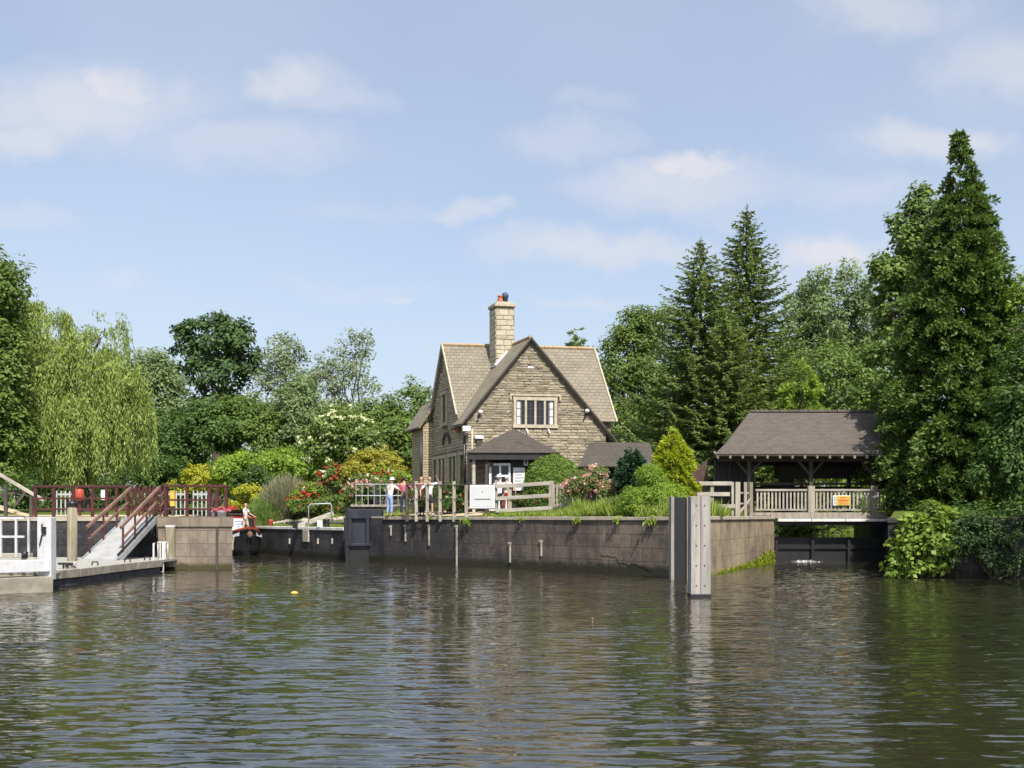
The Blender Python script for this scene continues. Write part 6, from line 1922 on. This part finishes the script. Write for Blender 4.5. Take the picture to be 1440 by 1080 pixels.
topiary()
ec = 'small ornamental conifers on the island'
conical('dwarf_conifer', 'small blue-green dwarf conifer with a pointed top', 41.2, 889, [(631, 889, 2), (645, 889, 9), (662, 889, 16), (682, 889, 18), (700, 889, 14)], 2.1, 200, 48, .12, M['lf_fir'], 72, rc=(.12, .26), group=ec, cat='conifer', up=.9, jitter=.05)
conical('golden_cypress', 'bright golden-yellow cone-shaped cypress on the island lawn', 39.8, 947, [(604, 944, 2), (616, 945, 9), (634, 946, 18), (655, 947, 24), (680, 948, 27), (702, 949, 26), (716, 949, 18)], 2.1, 330, 60, .12, M['lf_gold'], 73, rc=(.12, .26), group=ec, cat='conifer', up=1.0, jitter=.045)
bush('feathery_shrub', 'soft feathery green shrub between the two little conifers and the fender posts', 38.3, [(918, 692, 26, 24), (895, 706, 26, 18), (938, 704, 26, 22), (915, 668, 12, 14)], 260, 70, .11, M['lf_lime'], 2.05, None, 'shrub', 74, aspect=.28, rc=(.16, .34))
bush('flower_shrub', 'green bush speckled with small white flowers on the island bank', 39.4, [(872, 712, 20, 11), (893, 714, 16, 10)], 80, 50, .09, M['lf_mid'], 2.02, None, 'shrub', 75, rc=(.13, .26), blooms=[('petal_white', 26, .05, .05, 7)])

# --- right: grove, spruces, broad trees, tall conifer
broadleaf('birch_grove_tree', 'slender leafy tree beside the cottage roof with a wispy top', 76, 885, [(895, 470, 26, 40), (872, 510, 32, 50), (905, 540, 34, 60), (868, 590, 28, 50), (915, 455, 16, 24)], 230, 75, .25, M['lf_mid'], seed=81, rc=(.4, .9), trunk=.2, limbs=50)
broadleaf('birch_grove_tree', 'second grey-green tree filling the gap to the spruces', 79, 935, [(935, 480, 32, 50), (940, 560, 36, 60), (918, 600, 30, 50)], 170, 75, .25, M['lf_grey'], seed=82, rc=(.4, .9), trunk=.2, limbs=30)
spruce('lower broad spruce nearer the cottage with spreading boughs', 985, 337, 64, 2.0, 8.2, 83)
spruce('tallest slim spruce with a narrow spire top', 1050, 290, 67, 2.0, 7.8, 84)
spruce('short dark spruce filling below the two tall ones', 1022, 430, 60.5, 2.0, 5.0, 85)
conical('young_conifer', 'young bright green conifer rising over the shelter roof', 59, 1128, [(505, 1126, 2), (530, 1127, 12), (560, 1128, 24), (600, 1130, 34), (660, 1130, 40)], 2.0, 240, 60, .22, M['lf_bright'], 86, rc=(.25, .5), cat='conifer')
broadleaf('broad_tree', 'broad grey-green tree with a rounded windblown top', 88, 1165, [(1170, 440, 62, 58), (1125, 470, 40, 50), (1210, 470, 44, 56), (1170, 510, 70, 50)], 330, 90, .31, M['lf_grey'], seed=87, rc=(.5, 1.1), droop=.1)
broadleaf('leafy_tree', 'darker green tree below the rounded treetop', 76, 1170, [(1160, 540, 62, 56), (1210, 570, 44, 70), (1110, 570, 44, 60), (1180, 620, 60, 40)], 300, 85, .28, M['lf_mid'], seed=88, rc=(.5, 1.0))
broadleaf('maple_tree', 'open-crowned maple whose leafy boughs stick out beside the tall conifer', 56, 1262, [(1296, 300, 20, 38), (1268, 330, 22, 30), (1285, 360, 34, 36), (1246, 388, 24, 24), (1262, 430, 34, 44), (1250, 500, 34, 50), (1240, 570, 34, 44), (1300, 420, 34, 70)], 190, 75, .24, M['lf_mid'], seed=89, rc=(.35, .75), shell=.6, trunk=.25, limbs=50, aspect=.7)
conical('tall_cypress', 'huge dark pointed cypress towering over the weir bank', 47.2, 1345, [(190, 1351, 1), (210, 1350, 5), (240, 1351, 12), (275, 1353, 19), (315, 1352, 28), (360, 1349, 38), (420, 1347, 47), (480, 1344, 54), (560, 1338, 72), (600, 1335, 80), (650, 1333, 80), (700, 1332, 74), (722, 1334, 60)], 2.05, 1700, 125, .18, M['lf_cypress'], 90, rc=(.4, 1.05), cat='conifer', inner=.45, jitter=.17, up=.35, aspect=.45)
conical('young_conifer', 'small far conifer tip peeping over the cottage ridge', 92, 812, [(456, 812, 1.5), (475, 812, 9), (500, 812, 18), (560, 812, 26)], 2.3, 90, 45, .34, M['lf_grey'], 91, rc=(.3, .7), cat='conifer')
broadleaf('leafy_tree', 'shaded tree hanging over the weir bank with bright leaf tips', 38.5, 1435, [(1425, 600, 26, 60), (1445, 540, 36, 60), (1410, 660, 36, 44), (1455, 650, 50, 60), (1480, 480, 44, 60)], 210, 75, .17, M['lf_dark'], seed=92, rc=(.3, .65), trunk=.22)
t = broadleaf('leafy_tree', 'thin pale-topped tree with bare brown twigs by the tall cypress', 45, 1475, [(1432, 430, 14, 26), (1462, 420, 34, 50), (1440, 470, 22, 30)], 60, 60, .17, M['lf_lime'], seed=93, rc=(.3, .6), trunk=.2, limbs=24)
m = MB(); rnd = random.Random(5)
for i in range(15):
    a = W(1450 + rnd.uniform(-4, 20), rnd.uniform(430, 570), 44.5); b = a + Vector((-rnd.uniform(.6, 1.5), -.2, rnd.uniform(-.2, .35)))
    limb(m, a, b, .025, .008, 5, 4, .06, rnd)
    limb(m, a.lerp(b, .5), b + Vector((.1, 0, rnd.uniform(-.4, .3))), .012, .005, 4, 3, .06, rnd)
m.build('bare_branch', M['bare_bark'], t)
# bank growth on the weir side
bush('bank_shrub', 'bright large-leaved shrub hanging over the weir bank wall to the water', 35.1, [(1300, 745, 34, 26), (1285, 775, 34, 24), (1320, 770, 28, 30), (1262, 795, 16, 12), (1310, 722, 20, 14), (1290, 800, 24, 12), (1340, 735, 16, 16)], 190, 34, .19, M['lf_bright'], .05, None, 'shrub', 94, aspect=.75, rc=(.16, .36), shell=.7, depth=.7)
bush('bank_shrub', 'dark ivy-clad undergrowth below the tall cypress', 37.6, [(1390, 735, 46, 26), (1440, 740, 40, 40), (1350, 730, 30, 20), (1480, 730, 50, 40)], 170, 55, .15, M['lf_dark'], 1.9, None, 'shrub', 95, rc=(.2, .45))
bush('hedge_bush', 'sunlit hedge across the upper water behind the shelter', 71, [(1110, 690, 40, 30), (1170, 690, 44, 32), (1230, 690, 40, 32), (1290, 690, 44, 32)], 240, 70, .22, M['lf_lime'], 1.2, hz, 'bush', 96, rc=(.3, .6))
bush('bank_shrub', 'leafy plant on the far bank seen under the footbridge', 66, [(1131, 748, 18, 10), (1120, 744, 12, 8)], 40, 50, .2, M['lf_lime'], .9, None, 'shrub', 97, rc=(.25, .45))
# trees of the weir bank that stand beside the frame and shade it
for i, (px, Y, yt, r_) in enumerate(((1791, 28.0, 130, 225), (1640, 41, 260, 100), (1560, 52, 280, 90))):
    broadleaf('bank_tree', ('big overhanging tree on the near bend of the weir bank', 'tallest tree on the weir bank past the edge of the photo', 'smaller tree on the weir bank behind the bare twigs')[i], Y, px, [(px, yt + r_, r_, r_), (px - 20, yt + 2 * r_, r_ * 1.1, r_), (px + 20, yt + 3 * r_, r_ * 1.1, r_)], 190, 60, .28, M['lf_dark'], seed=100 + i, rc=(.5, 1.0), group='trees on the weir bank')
# a far row so the wood carries on behind
k = 0
rnd = random.Random(31)
for px in range(-140, 1700, 92):
    k += 1
    Y = 118 + rnd.uniform(-6, 10)
    yt = rnd.uniform(560, 600) if px < 1000 else rnd.uniform(500, 560)
    if 560 < px < 820: yt = 610
    broadleaf('far_tree', 'hazy green tree in the far row seen through gaps behind the garden', Y, px, [(px, yt + 50, 52, 52), (px + rnd.uniform(-25, 25), yt + 100, 60, 60)], 80, 48, .6, M[('lf_grey', 'lf_mid', 'lf_dark')[k % 3]], seed=200 + k, rc=(.9, 1.7), group='far row of trees', limbs=6, trunk=.35)

# --- grass
def grass(name, label, pts, n, h, mat, seed, spread=.35, w_=.012):
    """tufts of blades within plan polygons given as (p, q, r, s) corners"""
    rng = np.random.default_rng(seed)
    P, D, N, L = [], [], [], []
    nt = n // 9
    q = pts[rng.integers(len(pts))] if False else None
    idx = rng.integers(len(pts), size=nt)
    for i in range(nt):
        a, b, c_, d = pts[idx[i]]
        u, v = rng.random(2)
        x = (a[0] * (1 - u) + b[0] * u) * (1 - v) + (d[0] * (1 - u) + c_[0] * u) * v
        y = (a[1] * (1 - u) + b[1] * u) * (1 - v) + (d[1] * (1 - u) + c_[1] * u) * v
        hh = h * rng.uniform(.35, 1.15) * (.55 + .6 * (math.sin(x * 2.1) * math.sin(y * 1.7 + x) * .5 + .5))
        base = np.array([x, y, island_z(x, y) - .02])
        P.append(base + rng.normal(0, .05, (9, 3)) * np.array([1, 1, 0])); D.append(np.array([0, 0, 1]) + rng.normal(0, spread, (9, 3)) * np.array([1, 1, .2])); N.append(rdir(rng, 9)); L.append(np.full(9, hh) * rng.uniform(.6, 1.2, 9))
    L = np.concatenate(L)
    c = Cards(); c.add(np.concatenate(P), np.concatenate(D), np.concatenate(N), L, .02 + L * .045, .12)
    return tag(c.build(name, mat), label, 'grass', kind='stuff')


def strip(px0, px1, d0, d1, n=6):
    out = []
    for i in range(n):
        a = on_wall(px0 + (px1 - px0) * i / n, A, B); b = on_wall(px0 + (px1 - px0) * (i + 1) / n, A, B)
        out.append((a + nrm * d0, b + nrm * d0, b + nrm * d1, a + nrm * d1))
    return out


grass('tall_grass', 'tall seeding grass along the top of the quay wall', strip(770, 955, .5, 2.6), 15000, .62, M['lf_grass'], 301)
grass('short_grass', 'shorter grass under the pale fences by the quay edge', strip(668, 800, .45, 2.2), 9000, .26, M['lf_grass'], 302)
dd2 = (D - B).normalized(); nn2 = Vector((-dd2.y, dd2.x))
grass('wing_grass', 'grass tufts behind the wing wall coping', [(B + dd2 * 1 + nn2 * .75, D - dd2 * 2 + nn2 * .75, D - dd2 * 2 + nn2 * 2.6, B + dd2 * 1 + nn2 * 2.6)], 7000, .42, M['lf_grass'], 303)
lw0 = [(G + (E - G) * (i / 6) - nl * -1.75, G + (E - G) * ((i + 1) / 6) - nl * -1.75, G + (E - G) * ((i + 1) / 6) - nl * -3.2, G + (E - G) * (i / 6) - nl * -3.2) for i in range(6)]
grass('lawn_grass', 'mown bright lawn strip above the low lock wall', lw0, 9000, .10, M['lf_grass'], 304)
rng = np.random.default_rng(310)
for px, lab, sz in ((657, 'pale green weed hanging from the coping below the notice board', 1.0), (733, 'thin weed rooted in the coping below the middle of the rail fence', .5), (812, 'grassy weed drooping over the coping below the pink rose bush', .7), (868, 'small weed tuft on the coping below the dark dwarf conifer', .6), (915, 'weed tuft over the brown cracked end of the quay wall', .9), (606, 'tiny weed at the coping joint below the thin post fence', .35)):
    p = on_wall(px, A, B)
    wd = thing('wall_weed', (p.x, p.y, 1.9), lab, 'weed', 'weeds on the quay wall coping')
    c = Cards(); n = int(30 + 30 * sz)
    P = np.stack([p.x + rng.normal(0, .12, n) * sz, p.y - .1 + rng.normal(0, .05, n), 2.02 - rng.random(n) * .25 * sz], 1)
    c.add(P, np.array([.15, -.35, -.7]) + rng.normal(0, .45, (n, 3)), rdir(rng, n), rng.uniform(.12, .32, n) * sz, .05, .1)
    c.build('leaf_tuft', M['lf_lime'], wd)

rng = np.random.default_rng(320)
mo = thing('wall_moss', (D.x - .5, D.y - 1, 0), 'yellow-green moss and weed growing up the foot of the wing wall', 'moss')
c = Cards(); n = 2600
u = rng.random(n) ** .6
q0 = np.array([B.x, B.y]); q1 = np.array([D.x, D.y])
hgt = .10 + .75 * u ** 2.2
lump = .5 + .5 * np.sin(u * 31) * np.sin(u * 13 + 1)
P = np.concatenate([q0 + (q1 - q0) * (.18 + .82 * u)[:, None] - np.array([nn2.x, nn2.y]) * rng.uniform(.0, .05, (n, 1)), (rng.random((n, 1)) ** 1.4 * (hgt * (.45 + .75 * lump))[:, None])], 1)
out = np.array([-nn2.x, -nn2.y, .3])
N = norm(out + .6 * rdir(rng, n))
c.add(P, np.cross(N, rdir(rng, n)) + np.array([0, 0, -.4]), N, rng.uniform(.05, .13, n), rng.uniform(.04, .08, n), .1)
c.build('moss', leafmat('moss_leaf', (.06, .08, .008), (.16, .19, .016), .2), mo)

bush('ivy', 'dark ivy and brambles trailing over the shaded weir bank wall', 34.75, [(1365, 745, 34, 22), (1400, 755, 36, 30), (1440, 750, 36, 36), (1350, 775, 20, 24), (1395, 785, 28, 20), (1440, 790, 30, 16)], 170, 44, .12, M['lf_oak'], .05, None, 'ivy', 98, rc=(.16, .34), depth=.35, shell=.4)

# thin summer haze between the river and the far trees
hz_ = MB(); hz_.box((0, 70, 18.2), (420, 260, 40))
t = NT('summer_haze')
pv = t.n('ShaderNodeVolumePrincipled'); pv.inputs['Density'].default_value = HAZE; pv.inputs['Color'].default_value = (.86, .92, 1, 1); pv.inputs['Anisotropy'].default_value = .2
t.l(pv.outputs[0], t.out.inputs['Volume'])
if HAZE > 0: tag(hz_.build('haze', t.mat), kind='stuff')
